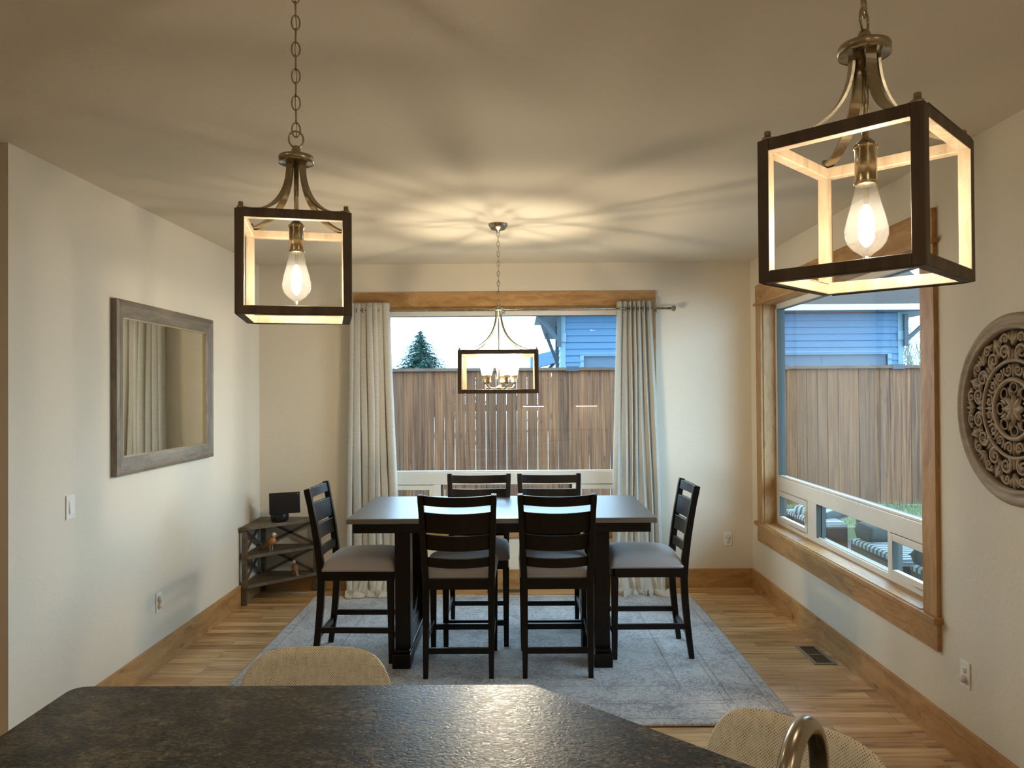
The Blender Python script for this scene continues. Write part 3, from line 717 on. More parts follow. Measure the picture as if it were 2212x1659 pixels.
# ------------------------------------------------------------------ carved medallion on the right wall
def medallion():
    t = thing('carved_medallion', 'round carved wooden medallion with scrolling leaves on the right wall', 'wall art', (XR, 3.037, 1.583))
    # local plane: a along +y (world), b = z ; out of the wall is -x
    def P3(r_, an, o=.018): return (-o, r_ * math.cos(an), r_ * math.sin(an))
    CW = wood(1, (.20, .14, .085), (.33, .25, .165), (.43, .34, .235), .65, 0, 1.5, 'limed_brown_wood')
    M_ = Matrix.Rotation(-PI / 2, 4, 'Y')
    MB().lathe([(.318, .012), (.322, .030), (.333, .034), (.340, .026), (.352, .026), (.360, .032), (.372, .030), (.383, .020), (.384, .001), (.318, .001), (.318, .012)], seg=96, M=M_, cap=False).build('rim', CW, t)
    MB().lathe([(0, .002), (.325, .002), (.325, .006), (0, .006)], seg=64, M=M_).build('backing', paint((.05, .036, .024), .8), t)
    m = MB()
    def ring(r_, w_, o=.018): m.tube([P3(r_, 2 * PI * k / 72, o) for k in range(72)], w_, 6, up=Vector((1, 0, 0)), closed=True)
    ring(.195, .0085); ring(.118, .0105, .021)
    def leaf(r_, an, ln, wd_, rot, o=.019):
        """flattened pointed leaf starting at polar (r_,an), heading rot from the radial direction"""
        c0 = Vector((0, r_ * math.cos(an), r_ * math.sin(an))); d = an + rot
        e1 = Vector((0, math.cos(d), math.sin(d))); e2 = Vector((0, -math.sin(d), math.cos(d))); vs = []; n = 8
        for k in range(n + 1):
            u = k / n; w_ = 1.35 * wd_ * math.sin(PI * min(1, u * .97 + .03)) ** .8 * (1 - .25 * u)
            for a_, h_ in ((-1, -.004), (-.5, .002), (0, .006), (.5, .002), (1, -.004)):
                q = c0 + e1 * ln * u + e2 * w_ * a_; vs.append((-(o + h_), q.y, q.z))
        m.add(vs, [(k * 5 + j, k * 5 + j + 1, k * 5 + j + 6, k * 5 + j + 5) for k in range(n) for j in range(4)], smooth=True)
    def spiral(rc, an, R0, turns, sgn, start, w_=.0055, o=.018):
        cy_, cz_ = rc * math.cos(an), rc * math.sin(an); P = []
        n = int(30 * turns)
        for k in range(n + 1):
            u = k / n; rr = R0 * (1 - .86 * u); a = start + sgn * 2 * PI * turns * u
            P.append((-(o), cy_ + rr * math.cos(a), cz_ + rr * math.sin(a)))
        m.tube(P, w_, 6, up=Vector((1, 0, 0)), scl=[1 - .35 * k / n for k in range(n + 1)])
        m.ball(P[-1], .0085, 1, 1, 1, 8, 6)
    for k in range(8):
        A = k * PI / 4
        leaf(.0, A, .068, .0135, 0, .024)                       # petals of the centre flower
        leaf(.055, A + PI / 8, .04, .012, 0, .016)
        m.tube([P3(.086 + .020 * math.cos(q), A + .26 * math.sin(q), .018) for q in [2 * PI * j / 14 for j in range(14)]], .004, 6, up=Vector((1, 0, 0)), closed=True)
        for s in (-1, 1):
            spiral(.158, A + s * .20, .026, 1.3, s, A + s * 1.2, .0062)
            spiral(.232, A + s * .225, .036, 1.45, s, A + s * .6 + PI, .0078)
            spiral(.286, A + s * .17, .024, 1.3, -s, A + s * 2.2, .0066)
            leaf(.20, A + s * .06, .062, .011, s * .55); leaf(.225, A + s * .34, .05, .010, s * .5)
            leaf(.272, A + s * .03, .042, .009, s * .75); leaf(.262, A + s * .02, .050, .009, s * .38)
            leaf(.285, A + s * .31, .030, .009, -s * .9)
            leaf(.150, A + s * .05, .035, .008, s * .5)
        leaf(.255, A, .060, .012, 0, .021); leaf(.196, A, .045, .010, 0, .021); leaf(.128, A, .055, .010, 0)
        leaf(.305, A + PI / 8, .06, .016, PI, .020); leaf(.300, A + PI / 8, .05, .010, PI - .5); leaf(.300, A + PI / 8, .05, .010, PI + .5)
    m.build('carved_tracery', CW, t)
medallion()

# ------------------------------------------------------------------ corner shelf and what stands on it
SW = wood(0, (.05, .034, .018), (.11, .08, .044), (.17, .125, .073), .6, .3, 1.2, 'driftwood_finish')
cs = thing('corner_shelf', 'three-tier triangular wooden corner shelf with crossed braces in the left corner', 'shelf', (XL + .03, YB - .03, 0))
Ls = .475
def tri(z0, z1, e=0.0): return MB().prism([(-.01, .01), (-.01, -Ls - e), (.045, -Ls - e), (Ls + e, -.045), (Ls + e, .01)], z0, z1)
for z0 in (.135, .365): tri(z0, z0 + .026).build('shelf_board', SW, cs, bevel=.002)
tri(.592, .618, .012).build('top_board', SW, cs, bevel=.002)
for x, y in ((.012, -Ls + .02), (Ls - .02, -.012), (.012, -.012)): MB().box(x - .018, x + .018, y - .018, y + .018, 0, .592).build('leg', SW, cs, bevel=.002)
for z0, z1 in ((.161, .365), (.391, .592)):
    for A_, B_ in (((.005, -Ls + .03), (.005, -.03)), ((Ls - .03, -.005), (.03, -.005))):
        for q in (0, 1):
            za, zb_ = (z0, z1) if q else (z1, z0)
            MB().bar((A_[0], A_[1], za), (B_[0], B_[1], zb_), .012, .022).build('cross_brace', SW, cs)
ed = thing('smart_display', 'black tablet-like display on a round speaker base on top of the corner shelf', 'display', (-1.945, 6.24, .618))
BLK = paint((.006, .006, .007), .35)
MB().lathe([(0, 0), (.055, 0), (.070, .012), (.074, .05), (.066, .09), (.045, .118), (0, .125)], seg=28).build('speaker_base', BLK, ed)
Md = Matrix.Translation((.065, -.075, .160)) @ Matrix.Rotation(math.radians(26), 4, 'Z') @ Matrix.Rotation(math.radians(-8), 4, 'X')
MB().box(-.122, .122, -.006, .006, -.085, .085, M=Md).build('screen', paint((.004, .004, .005), .25), ed, bevel=.004)
MB().ball(Md @ Vector((.102, -.008, .070)), .0028).build('camera_lens', paint((.8, .8, .8), .3), ed)
def bird(loc, rz, body, head_c, label, s=1.0):
    t = thing('bird_figurine', label, 'figurine', loc, rz, 'bird figurines on the corner shelf')
    Mb = Matrix.Rotation(math.radians(-38), 4, 'Y')
    MB().ball((0, 0, .075 * s), .036 * s, 1.35, .85, .9, 16, 12, Mb).build('body', body, t)
    MB().ball((.030 * s, 0, .128 * s), .019 * s, 1.1, .95, 1).lathe([(.006 * s, 0), (.0025 * s, .018 * s), (0, .024 * s)], c=(.048 * s, 0, .128 * s), seg=8, M=Matrix.Rotation(PI / 2, 4, 'Y')).build('head', head_c, t)
    MB().add([Vector(q) * s for q in ((-.035, -.012, .055), (-.035, .012, .055), (-.09, .012, .008), (-.09, -.012, .008), (-.035, -.012, .065), (-.035, .012, .065), (-.09, .010, .014), (-.09, -.010, .014))], [(0, 1, 2, 3), (4, 7, 6, 5), (0, 4, 5, 1), (1, 5, 6, 2), (2, 6, 7, 3), (3, 7, 4, 0)]).build('tail', body, t)
    for sy in (-1, 1): MB().tube([Vector((.004, sy * .012, 0)) * s, Vector((-.002, sy * .012, .05)) * s], .0025 * s, 6).build('leg', head_c, t)
    return t
ORG = wood(2, (.22, .07, .015), (.42, .16, .04), (.55, .26, .08), .4, 0, 2.0, 'orange_carved_wood'); RST = wood(2, (.14, .05, .03), (.26, .11, .06), (.36, .2, .12), .5, 0, 2.0, 'russet_carved_wood')
CRM = paint((.55, .47, .36), .5)
bird((-1.99, 6.16, .391), -.5, ORG, CRM, 'orange-brown wooden bird figurine on the middle tier of the corner shelf', 1.05)
bird((-1.84, 6.30, .161), 2.2, RST, CRM, 'russet bird figurine with pale head on the lowest tier of the corner shelf', .85)
wc = MB().tube([(-1.98 + .3 * u + .02 * math.sin(9 * u), 6.36 + .02 * math.cos(7 * u), .005 + (.0 if u < .9 else .02 * (u - .9))) for u in [k / 24 for k in range(25)]], .0028, 6).build('power_cord', paint((.7, .68, .62), .5))
tag(wc, 'thin pale power cord lying on the floor under the corner shelf', 'cord')

# ------------------------------------------------------------------ outlets, switch, floor registers
PL = paint((.80, .77, .70), .35); DK = paint((.02, .02, .02), .5)
def plate(M, name, label, cat, kind):
    t = thing(name, label, cat); t.matrix_world = M         # local: x right, z up, -y out of wall
    w_, h_ = .036, .0585
    MB().box(-w_, w_, -.006, 0, -h_, h_).build('cover_plate', PL, t, bevel=.002)
    if kind == 'switch':
        MB().box(-.0175, .0175, -.008, -.006, -.034, .034).build('switch_frame', PL, t, bevel=.001)
        MB().add([(-.015, -.008, -.031), (.015, -.008, -.031), (.015, -.013, -.03), (-.015, -.013, -.03), (-.015, -.008, .031), (.015, -.008, .031)], [(0, 1, 5, 4), (3, 2, 5, 4), (0, 1, 2, 3), (0, 3, 4), (1, 2, 5)]).build('rocker', PL, t)
    else:
        cover = kind
        for k, zc_ in enumerate((.0195, -.0195)):
            if k in cover:
                MB().lathe([(.018, 0), (.018, .014), (.012, .018), (0, .018)], seg=20, c=(0, -.006, zc_), M=Matrix.Rotation(PI / 2, 4, 'X')).build('plug_in_cap', paint((.66, .62, .54), .4), t)
            else:
                MB().lathe([(.0165, 0), (.0165, .002), (0, .002)], seg=20, c=(0, -.006, zc_), M=Matrix.Rotation(PI / 2, 4, 'X')).build('receptacle', PL, t)
                s = MB(); s.box(-.0075, -.005, -.0085, -.0079, zc_ - .001, zc_ + .008).box(.005, .0075, -.0085, -.0079, zc_ - .001, zc_ + .008).box(-.0022, .0022, -.0085, -.0079, zc_ - .010, zc_ - .006); s.build('slots', DK, t)
    return t
MBk = Matrix.Translation((1.776, YB, .4095))
plate(MBk, 'wall_outlet', 'white wall outlet with a plug-in cap on the back wall right of the curtain', 'outlet', (0,))
MRt = Matrix.Translation((XR, 3.419, .397)) @ Matrix.Rotation(-PI / 2, 4, 'Z')
plate(MRt, 'wall_outlet', 'white wall outlet with a round plug-in cap on the right wall near the medallion', 'outlet', (1,))
MLf = Matrix.Translation((XL, 4.645, .40)) @ Matrix.Rotation(PI / 2, 4, 'Z')
plate(MLf, 'wall_outlet', 'white wall outlet with two plug-in caps low on the left wall', 'outlet', (0, 1))
MLs = Matrix.Translation((XL, 3.727, 1.1165)) @ Matrix.Rotation(PI / 2, 4, 'Z')
plate(MLs, 'light_switch', 'white rocker light switch on the left wall before the mirror', 'switch', 'switch')
fr = thing('floor_register', 'brown metal floor register in the boards beside the right baseboard', 'vent', (1.862, 4.823, 0))
RG = paint((.13, .10, .07), .45)
g = MB(); g.box(-.070, .070, -.172, -.148, 0, .004).box(-.070, .070, .148, .172, 0, .004).box(-.070, -.048, -.148, .148, 0, .004).box(.048, .070, -.148, .148, 0, .004).box(-.048, .048, -.006, .006, 0, .0035)
g.build('flange', paint((.24, .20, .14), .45), fr)
g = MB()
for k in range(22):
    y = -.14 + k * .0133
    g.box(-.048, .048, y - .002, y + .002, 0, .0022)
g.build('louvers', RG, fr); MB().box(-.048, .048, -.148, .148, 0, .0006).build('duct', DK, fr)
fr2 = thing('floor_register', 'small dark floor register below the back window behind the chairs', 'vent', (-.10, 6.40, 0))
g = MB(); g.box(-.16, .16, -.055, -.045, 0, .004).box(-.16, .16, .035, .045, 0, .004).box(-.16, -.145, -.045, .035, 0, .004).box(.145, .16, -.045, .035, 0, .004); g.build('flange', RG, fr2)
g = MB()
for k in range(24): g.box(-.142 + k * .0123, -.137 + k * .0123, -.045, .035, 0, .0022)
g.build('louvers', RG, fr2); MB().box(-.145, .145, -.045, .035, 0, .0006).build('duct', DK, fr2)

# ------------------------------------------------------------------ kitchen behind the camera (seen in the window glass)
CABM = paint((.60, .56, .48), .45)
for i, (x0, x1, lb) in enumerate(((-.05, .72, 'cream upper kitchen cabinet left of the range gap, with a light bar under it'), (.86, 1.96, 'cream upper kitchen cabinet in the right corner, with a light bar under it'))):
    u = thing('upper_cabinet', lb, 'cabinet', ((x0 + x1) / 2, YK + .004, 1.37), 0, 'upper kitchen cabinets')
    hw = (x1 - x0) / 2
    MB().box(-hw, hw, 0, .33, 0, .95).build('body', CABM, u)
    for s in (-1, 1):
        dd = MB().box(min(0, s * hw) + .006, max(0, s * hw) - .006, .332, .352, .01, .94).build('door', CABM, u, bevel=.003)
        MB().box(s * .03 - .005, s * .03 + .005, .352, .372, .08, .20).build('handle', BRASS, dd)
    MB().box(-.21, .21, .10, .14, -.016, -.001).build('light_bar', glow((1, .85, .6), K_BAR, 'glowing_light_bar'), u)
lc = thing('base_cabinet', 'long cream base cabinet along the kitchen wall', 'cabinet', (.8, YK + .004, 0))
MB().box(-1.8, 1.16, 0, .6, .09, .88).build('body', CABM, lc)
for k in range(5):
    d_ = MB().box(-1.79 + k * .59, -1.21 + k * .59, .602, .622, .10, .87).build('door', CABM, lc, bevel=.003)
    MB().box(-1.72 + k * .59, -1.71 + k * .59, .622, .642, .62, .76).build('handle', BRASS, d_)
MB().box(-1.8, 1.16, 0, .55, 0, .09).build('plinth', DK, lc)
tag(MB().box(-1.02, XR - .021, YK + .001, YK + .64, .881, .915).build('kitchen_worktop', granite(), bevel=.004), 'dark granite worktop along the kitchen wall behind the viewer', 'countertop')
for i, (x, y, lb) in enumerate(((-1.6, .55, 'recessed ceiling light left of the island'), (.2, -.75, 'recessed ceiling light in front of the kitchen cabinets'), (-3.6, 1.6, 'recessed ceiling light in the far left of the open room'), (-1.9, -1.2, 'recessed ceiling light near the kitchen wall, left part'), (1.35, -.4, 'recessed ceiling light near the right wall of the kitchen'))):
    u = thing('recessed_light', lb, 'ceiling light', (x, y, ZC), 0, 'recessed ceiling lights in the kitchen')
    MB().lathe([(.072, 0), (.095, 0), (.095, -.006), (.072, -.010), (.072, 0)], seg=28, cap=False).build('trim_ring', paint((.8, .78, .72), .4), u)
    MB().lathe([(0, -.004), (.072, -.004), (.072, -.001), (0, -.001)], seg=24).build('lens', glow(BULB, K_CAN, 'glowing_lens'), u)

# ------------------------------------------------------------------ outdoors
EV = paint((.20, .13, .08), .8)
struct(MB().box(XR + T, 3.35, -4, 7.4, 2.80, 2.88), 'sky_blocker_right', EV)  # unseen overhang, added to hold back high sky from the side window
struct(MB().box(-6, XR + T, YB + T, 7.4, 2.80, 2.88), 'sky_blocker_back', EV)  # likewise added out of view, cuts overhead daylight at the back window
def grass_ground():
    t = NT('winter_lawn'); o = t.obj(); n = t.noise(o, 2.2, 5, .7); n2 = t.noise(o, 40, 3)
    c = t.mix(n, (.05, .08, .025), (.16, .155, .08)); return t.pr(t.mix(t.math('MULTIPLY', n2, .5), c, (.09, .13, .06)), .95)
lawn = struct(MB().box(-14, 16, 8.7, 10.95, -.2, .10), 'lawn', grass_ground(), 'patchy winter lawn in front of the fence', 'lawn')
pav = NT('damp_stone_patio'); o_ = pav.obj(); pvn = pav.noise(o_, 5, 4)
pav = pav.pr(pav.mix(pvn, (.03, .025, .028), (.06, .05, .058)), .45)
struct(MB().box(-14, XL - .15, 3.5, 8.7, -.2, -.05).box(XL - .15, 16, YB + T, 8.7, -.2, -.05).box(XR + T, 16, -4, YB + T, -.2, -.05), 'patio', pav, 'dark damp patio beside the house', 'patio')
struct(MB().box(-30, 45, 10.95, 60, -.3, -.05), 'driveway', paint((.50, .48, .45), .9), 'pale concrete beyond the fence', 'driveway')
m = MB(); rg = random.Random(3)
for k in range(9000):
    x = rg.uniform(2.6, 6.6); y = rg.uniform(8.75, 10.2); h = rg.uniform(.03, .09) * (1.5 if y > 9.9 else 1); a = rg.uniform(0, 2 * PI); b = rg.uniform(.01, .06)
    w_ = .003; m.add([(x - w_ * math.sin(a), y + w_ * math.cos(a), .098), (x + w_ * math.sin(a), y - w_ * math.cos(a), .098), (x + b * math.cos(a), y + b * math.sin(a), .1 + h)], [(0, 1, 2)])
gm = NT('grass_blades'); oo = gm.obj(); gn = gm.noise(oo, 9, 3, .8)
tag(m.build('grass_blades', gm.pr(gm.ramp(gn, [(.3, (.045, .08, .025)), (.55, (.15, .17, .07)), (.75, (.30, .28, .16))]), .8), weld=False), 'shaggy pale green grass growing along the foot of the fence', 'grass', kind='stuff')

# fence
def fence_mat():
    t = NT('weathered_cedar'); o = t.obj(); sp = t.t.nodes.new('ShaderNodeSeparateXYZ'); t.t.links.new(o, sp.inputs[0])
    bd = t.math('FLOOR', t.math('DIVIDE', sp.outputs[0], .1395))
    rnd = t.n('ShaderNodeTexWhiteNoise', {'W': bd}, noise_dimensions='1D', out=0)
    off = t.n('ShaderNodeCombineXYZ', {0: t.math('MULTIPLY', rnd, 7.0), 1: 0.0, 2: t.math('MULTIPLY', rnd, 31.0)})
    v = t.n('ShaderNodeVectorMath', {0: t.map(o, (24, 1, .6)), 1: off}, operation='ADD')
    g = t.noise(v, 1.5, 6, .66, .5)
    wood_c = t.ramp(g, [(.30, (.034, .011, .004)), (.42, (.090, .034, .0125)), (.56, (.145, .066, .027)), (.80, (.245, .128, .060))])
    grey = t.mix(rnd, (.74, .69, .65), (1.25, 1.10, .96)); c = t.mix(1.0, wood_c, grey, 'MULTIPLY')
    kn = t.n('ShaderNodeTexVoronoi', {'Vector': t.n('ShaderNodeVectorMath', {0: t.map(o, (7, 1, 2.4)), 1: off}, operation='ADD'), 'Scale': 1.0}, out=0)
    c = t.mix(t.ramp(kn, [(.04, .85), (.09, .5), (.14, 0.0)]), c, (.045, .025, .015))
    return t.pr(c, .85)
FM = fence_mat(); FY = 10.3
fe = thing('wooden_fence', 'tall weathered cedar board fence running behind both windows', 'fence', (0, FY, 0))
m = MB(); rg = random.Random(5); k = 0; x = -5.58
while x < 9.2:
    gap = rg.choice((.001, .002, .003, .0035, .004)) if x < 2.2 else rg.uniform(.003, .006)
    b0 = x; b1 = x + .1395 - gap; tilt = rg.uniform(-.0016, .0016)
    yy = rg.uniform(0, .010)
    m.add([(b0 + tilt, yy, .12), (b1 + tilt, yy, .12), (b1 + tilt, yy + .017, .12), (b0 + tilt, yy + .017, .12), (b0 - tilt, yy, 1.945), (b1 - tilt, yy, 1.945), (b1 - tilt, yy + .017, 1.945), (b0 - tilt, yy + .017, 1.945)],
          [(0, 3, 2, 1), (4, 5, 6, 7), (0, 1, 5, 4), (1, 2, 6, 5), (2, 3, 7, 6), (3, 0, 4, 7)]); x += .1395
for k in range(50):
    x = 2.16 + k * .1395; m.box(x, x + .132, .020, .034, .12, 1.94)
m.build('board_panel', FM, fe)
MB().box(-5.6, 9.2, -.035, .06, 1.945, 1.985).build('cap_rail', wood(0, (.04, .02, .012), (.087, .05, .033), (.135, .087, .06), .8, .3), fe)
for z0, z1 in ((1.40, 1.49), (.35, .44), (1.86, 1.945)): MB().box(-5.6, 9.2, .036, .07, z0, z1).build('rail', FM, fe)
for x in (-3.85, -1.55, .75, 3.53, 5.13, 7.4): MB().box(x - .045, x + .045, .07, .16, -.05, 1.93).build('post', FM, fe)
for x in (.75, 3.56, 5.12): MB().box(x - .085, x + .085, -.04, .065, 1.935, 2.0).build('cap_bracket', paint((.03, .035, .045), .5), fe)

# neighbour's garage
def siding(ax_, col):
    t = NT('lap_siding'); o = t.obj(); sp = t.t.nodes.new('ShaderNodeSeparateXYZ'); t.t.links.new(o, sp.inputs[0])
    return t.pr(t.mix(t.noise(o, 3, 3), tuple(c_ * .94 for c_ in col), col), .7)
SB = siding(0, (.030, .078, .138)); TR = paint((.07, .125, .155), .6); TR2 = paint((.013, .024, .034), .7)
nh = thing('neighbour_garage', 'blue lap-sided garage with pale trimmed door beyond the fence', 'building', (0, 20.5, 0))
def lap(x0, x1, z0, z1, m, step=.178):
    z = z0
    while z < z1 - .01:
        zt = min(z + step, z1); m.add([(x0, -.05, z), (x1, -.05, z), (x1, -.012, zt), (x0, -.012, zt), (x0, 0, z), (x1, 0, z)], [(0, 1, 2, 3), (0, 4, 5, 1)]); z += step
hx0, hx1, hz = 1.20, 10.30, 3.72; dx0, dx1, dz = 1.80, 9.92, 2.60
m = MB(); lap(hx0, dx0, -.05, hz, m); lap(dx1, hx1, -.05, hz, m); lap(dx0, dx1, 2.62, hz, m)
m.box(hx0, hx1, 0, .1, dz + .1, hz).box(hx0, dx0, 0, .1, -.05, hz).box(dx1, hx1, 0, .1, -.05, hz); m.build('wall', SB, nh)
m = MB()
z = -.05
while z < hz: m.add([(hx0 - .022, 0, z), (hx0 - .022, 2.2, z), (hx0, 2.2, z + .178), (hx0, 0, z + .178)], [(0, 1, 2, 3)]); z += .178
m.box(hx0, hx0 + .1, .1, 2.2, -.05, hz); m.build('side_wall', paint((.17, .24, .28), .7), nh)
dm = MB(); dm.box(dx0, dx1, .06, .10, -.05, dz)
for x in (3.4, 5.0, 6.6, 8.2): dm.box(x - .01, x + .01, .05, .06, -.05, dz)
for z in (.5, 1.05, 1.6, 2.15): dm.box(dx0, dx1, .052, .06, z - .006, z + .006)
dm.build('garage_door', paint((.03, .052, .08), .6), nh)
m = MB(); m.box(dx0 - .10, dx0, -.04, .06, -.05, dz).box(dx1, dx1 + .10, -.04, .06, -.05, dz).box(dx0 - .10, dx1 + .10, -.04, .06, dz, dz + .09); m.build('door_trim', TR, nh)
m = MB(); m.box(hx0 - .03, hx0 + .11, -.05, 0, -.05, hz).box(hx1 - .11, hx1 + .03, -.05, 0, -.05, hz); m.build('corner_board', TR, nh)
m = MB(); m.box(.55, 11.3, -.52, -.40, hz + .02, hz + .17); m.build('gutter', paint((.30, .38, .41), .5), nh)
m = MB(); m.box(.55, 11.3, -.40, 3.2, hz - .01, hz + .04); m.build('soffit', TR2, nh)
def roofmat():
    t = NT('brown_shingle_roof'); o = t.obj(); return t.pr(t.mix(t.noise(t.map(o, (1.2, 7, 7)), 3, 4), (.008, .0035, .0015), (.020, .009, .004)), .9)
m = MB(); m.add([(.5, -.45, hz + .17), (11.35, -.45, hz + .17), (11.35, 4.2, hz + 2.9), (.5, 4.2, hz + 2.9), (.5, -.45, hz + .05), (11.35, -.45, hz + .05), (11.35, 4.2, hz + 2.6), (.5, 4.2, hz + 2.6)], [(0, 1, 2, 3), (4, 7, 6, 5), (0, 4, 5, 1), (1, 5, 6, 2), (2, 6, 7, 3), (3, 7, 4, 0)]); m.build('roof', roofmat(), nh)
# overhanging gable end left of the wall, with knee braces
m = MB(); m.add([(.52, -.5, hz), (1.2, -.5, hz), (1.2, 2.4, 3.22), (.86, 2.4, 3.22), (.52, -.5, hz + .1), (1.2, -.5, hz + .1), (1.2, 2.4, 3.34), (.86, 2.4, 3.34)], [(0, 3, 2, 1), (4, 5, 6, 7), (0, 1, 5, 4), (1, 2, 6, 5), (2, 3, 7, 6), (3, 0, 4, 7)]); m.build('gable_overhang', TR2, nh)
for a_, b_ in (((1.14, 1.0, 2.45), (.82, 1.0, 3.30)), ((1.14, -.12, 3.0), (.62, -.12, 3.66)), ((10.36, -.12, 2.95), (11.1, -.12, 3.62))):
    kb = MB().bar(a_, b_, .09, .09); sx = 1 if a_[0] > 5 else -1
    kb.bar((a_[0] , a_[1], a_[2] - .15), (a_[0], a_[1], 3.66), .10, .10); kb.build('knee_brace', TR2, nh)
for x in (hx0 + .04, hx1 - .04): MB().box(x - .09, x + .09, -.09, -.05, 2.98, 3.22).build('bracket_block', TR, nh)
# a second lower house end farther off
nf = thing('distant_house', 'low blue roof end showing between the tree and the garage', 'building', (.9, 30, 0))
MB().box(-.2, 1.6, 0, 2, 0, 2.55).build('wall', paint((.30, .45, .55), .7), nf) if False else None
m = MB(); m.add([(-.35, 0, 3.05), (1.3, 0, 3.45), (1.3, 0, 2.95), (-.35, 0, 2.55), (-.35, 2, 3.05), (1.3, 2, 3.45), (1.3, 2, 2.95), (-.35, 2, 2.55)], [(0, 1, 2, 3), (4, 7, 6, 5), (0, 4, 5, 1), (1, 5, 6, 2), (2, 6, 7, 3), (3, 7, 4, 0)]); m.build('roof', paint((.06, .12, .19), .8), nf)
MB().box(-.30, -.12, .1, 1.9, -.05, 2.65).build('post', paint((.30, .46, .60), .7), nf)
MB().bar((-.2, .5, 1.9), (.75, .5, 2.95), .14, .14).build('knee_brace', TR2, nf)
MB().box(.1, 3.2, 3, 5, -.05, 2.30).build('wall', paint((.05, .10, .14), .8), nf)

# trees
def needle_mat(c1, c2):
    t = NT('conifer_needles'); o = t.obj(); return t.pr(t.mix(t.noise(o, 3, 3), c1, c2), .8)
def spruce(x, y, z0, z1, R_, seed, label):
    t = thing('spruce_tree', label, 'tree', (x, y, -.05))
    rg = random.Random(seed); hgt = z1 - z0
    m = MB(); n = 0
    for k in range(900):
        u = (k / 900) ** .9; z = z0 + hgt * u; rr = R_ * (1 - u) ** .85 * rg.uniform(.75, 1.12) + .03; a = k * 2.399
        tip = Vector((rr * math.cos(a), rr * math.sin(a), z - .12 * rr + rg.uniform(-.08, .12))); st = Vector((0, 0, z + .18 * rr))
        L = int(6 + 16 * rr)
        for j in range(L):
            f = (j + .5) / L; p = st.lerp(tip, f) + Vector((0, 0, .10 * rr * math.sin(f * PI))); sz = .055 + .10 * (1 - f) * rr
            for s in (-1, 1):
                d = Vector((math.cos(a + s * rg.uniform(.5, 1.3)), math.sin(a + s * rg.uniform(.5, 1.3)), rg.uniform(-.5, .35))) * sz * rg.uniform(.7, 1.5)
                w_ = Vector((-d.y, d.x, rg.uniform(-.02, .02))) * .22; m.add([p - w_, p + w_, p + d], [(0, 1, 2)])
    m.build('foliage', needle_mat((.020, .075, .060), (.06, .16, .125)), t, weld=False)
    MB().tube([(0, 0, 0), (0, 0, z1 * .9)], .12, 8, scl=[1, .2]).build('trunk', paint((.12, .09, .07), .9), t)
spruce(-3.78, 30, .4, 4.1, 3.0, 4, 'blue-green spruce tree standing beyond the fence, left in the back window')
def shrub(x, y, z0, h, R_, seed, label, n=60, col=(.16, .13, .12), nm='bare_shrub', tw=.012):
    t = thing(nm, label, 'shrub', (x, y, z0)); rg = random.Random(seed); m = MB()
    def br(p, d, L, w_, lv):
        q = p + d * L; m.tube([p, p.lerp(q, .5) + Vector((rg.uniform(-.05, .05), rg.uniform(-.05, .05), 0)) * L, q], w_, 4, scl=[1, .8, .5])
        if lv > 0:
            for _ in range(3):
                nd = (d + Vector((rg.uniform(-.7, .7), rg.uniform(-.7, .7), rg.uniform(-.1, .5)))).normalized(); br(q, nd, L * rg.uniform(.55, .8), w_ * .6, lv - 1)
    for k in range(n):
        a = rg.uniform(0, 2 * PI); d = Vector((math.cos(a) * .45, math.sin(a) * .3, 1)).normalized()
        br(Vector((math.cos(a) * R_ * rg.random(), math.sin(a) * R_ * .5 * rg.random(), 0)), d, h * rg.uniform(.3, .42), tw, 3)
    m.build('branches', paint(col, .9), t, weld=False)
shrub(-1.55, 24, 0, 2.9, .5, 8, 'bare leafless shrub showing above the fence behind the chandelier', 5, tw=.018)
shrub(.62, 27.5, 0, 3.1, .35, 9, 'bare leafless shrub showing above the fence beside the garage', 3, tw=.018)
shrub(14.2, 26.5, -.05, 4.4, 1.7, 10, 'pale tangled bush right of the blue garage', 60, (.17, .185, .16), 'tangled_bush', .028)
shrub(23.5, 34, -.05, 5.4, 1.8, 11, 'pale tangled bush farther right of the blue garage, behind the nearer one', 60, (.17, .185, .16), 'tangled_bush', .028)

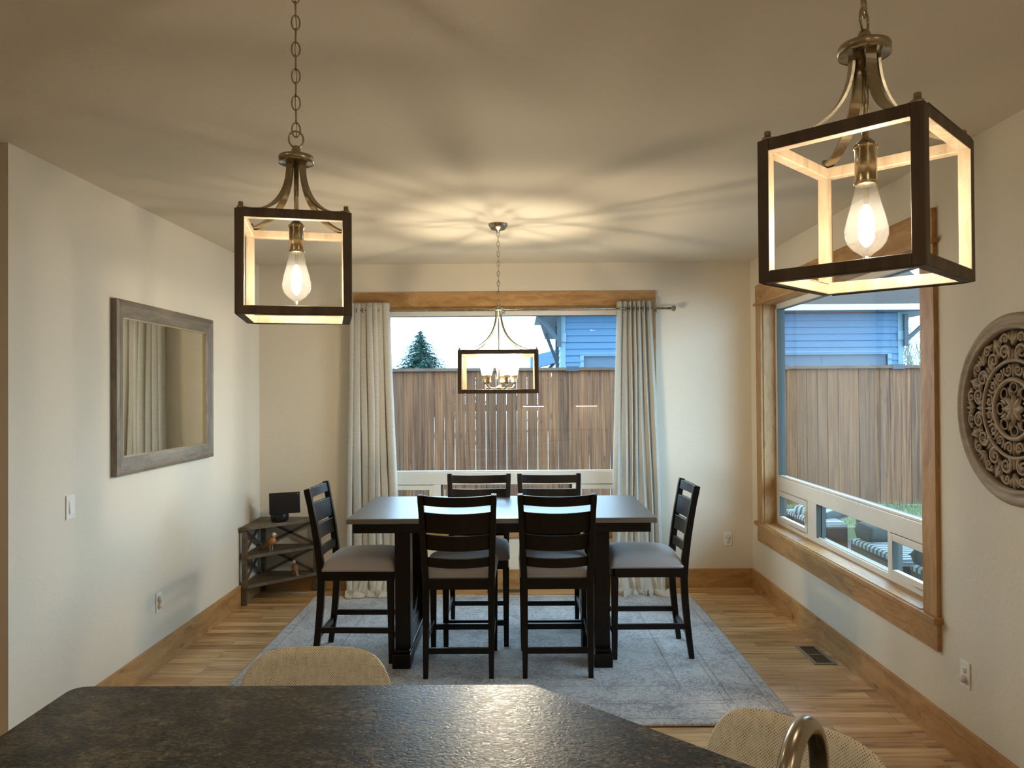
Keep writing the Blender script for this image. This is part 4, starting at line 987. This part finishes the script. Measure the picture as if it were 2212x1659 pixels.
# outdoor wicker seats beside the right window
def wicker():
    t = NT('dark_wicker'); o = t.obj(); a = t.n('ShaderNodeTexChecker', {'Vector': o, 'Scale': 55.0, 'Color1': (.010, .005, .0035), 'Color2': (.024, .011, .007)}, out=0)
    return t.pr(a, .6)
def stripe():
    t = NT('blue_white_stripe'); o = t.obj(); sp = t.t.nodes.new('ShaderNodeSeparateXYZ'); t.t.links.new(o, sp.inputs[0])
    w_ = t.math('FRACT', t.math('DIVIDE', t.math('ADD', sp.outputs[1], 10.0), .062)); s = t.math('GREATER_THAN', w_, .55)
    return t.pr(t.mix(s, (.27, .285, .265), (.033, .05, .06)), .9)
WK, STR, GRY = wicker(), stripe(), paint((.035, .037, .034), .9)
def pillow_grid(w_, d, h):
    def fn(u, v):
        x = (u - .5) * 2; y = (v - .5) * 2; k = max(0, (1 - x ** 6) * (1 - y ** 6)) ** .35
        return (x * w_ / 2, y * d / 2, h * k)
    return fn
def seat(y0, label, first):
    t = thing('wicker_seat', label, 'outdoor seat', (3.08, y0, -.05), 0, 'wicker patio seats')
    m = MB(); m.box(-.36, -.08, -.43, .43, .05, .462); m.build('wicker_base', WK, t, bevel=.01)
    for sx in (-1, 1):
        for sy in (-1, 1): MB().box(sx * .10 - .24, sx * .10 - .20, sy * .40 - .02, sy * .40 + .02, 0, .06).build('leg', DK, t)
    m = MB().grid(pillow_grid(.275, .86, .022), 20, 20); m.v = [(a_ - .22, b_, c_ + .488) for a_, b_, c_ in m.v]; m.box(-.36, -.082, -.425, .425, .462, .492); m.build('seat_cushion', STR, t)
    return t
for y0, lb in ((7.40, 'dark wicker patio seat with striped cushion, farthest along the right window'), (5.85, 'dark wicker patio seat with striped cushion, middle one outside the right window'), (4.90, 'dark wicker patio seat with striped cushion, nearest one outside the right window')): seat(y0, lb, False)
pt = thing('patio_table', 'low dark wicker patio table beside the middle striped patio seat', 'outdoor table', (3.34, 6.2, -.05))
MB().box(-.30, .34, -.72, .70, .30, .555).build('table_body', WK, pt, bevel=.01)
for sx in (-1, 1):
    for sy in (-1, 1): MB().box(sx * .26 - .02, sx * .26 + .02, sy * .64 - .02, sy * .64 + .02, 0, .30).build('leg', DK, pt)
def pil(loc, rot, mt, label, w_=.46):
    m = MB(); f = pillow_grid(w_, w_, .07); m.grid(f, 14, 14); m.grid(lambda u, v: (f(u, v)[0], f(u, v)[1], -f(u, v)[2]), 14, 14)
    o = m.build('throw_pillow', mt); o.location = loc; o.rotation_euler = rot; tag(o, label, 'pillow', 'throw pillows on the patio seats')
pil((2.98, 7.42, .50), (0, math.radians(-10), .35), STR, 'striped throw pillow leaning on the farthest patio seat')
pil((2.85, 6.14, .522), (math.radians(6), 0, .2), GRY, 'grey throw pillow at the far end of the middle patio seat', .22)
pil((2.90, 5.08, .525), (math.radians(8), 0, .5), GRY, 'grey throw pillow on the nearest patio seat', .42)
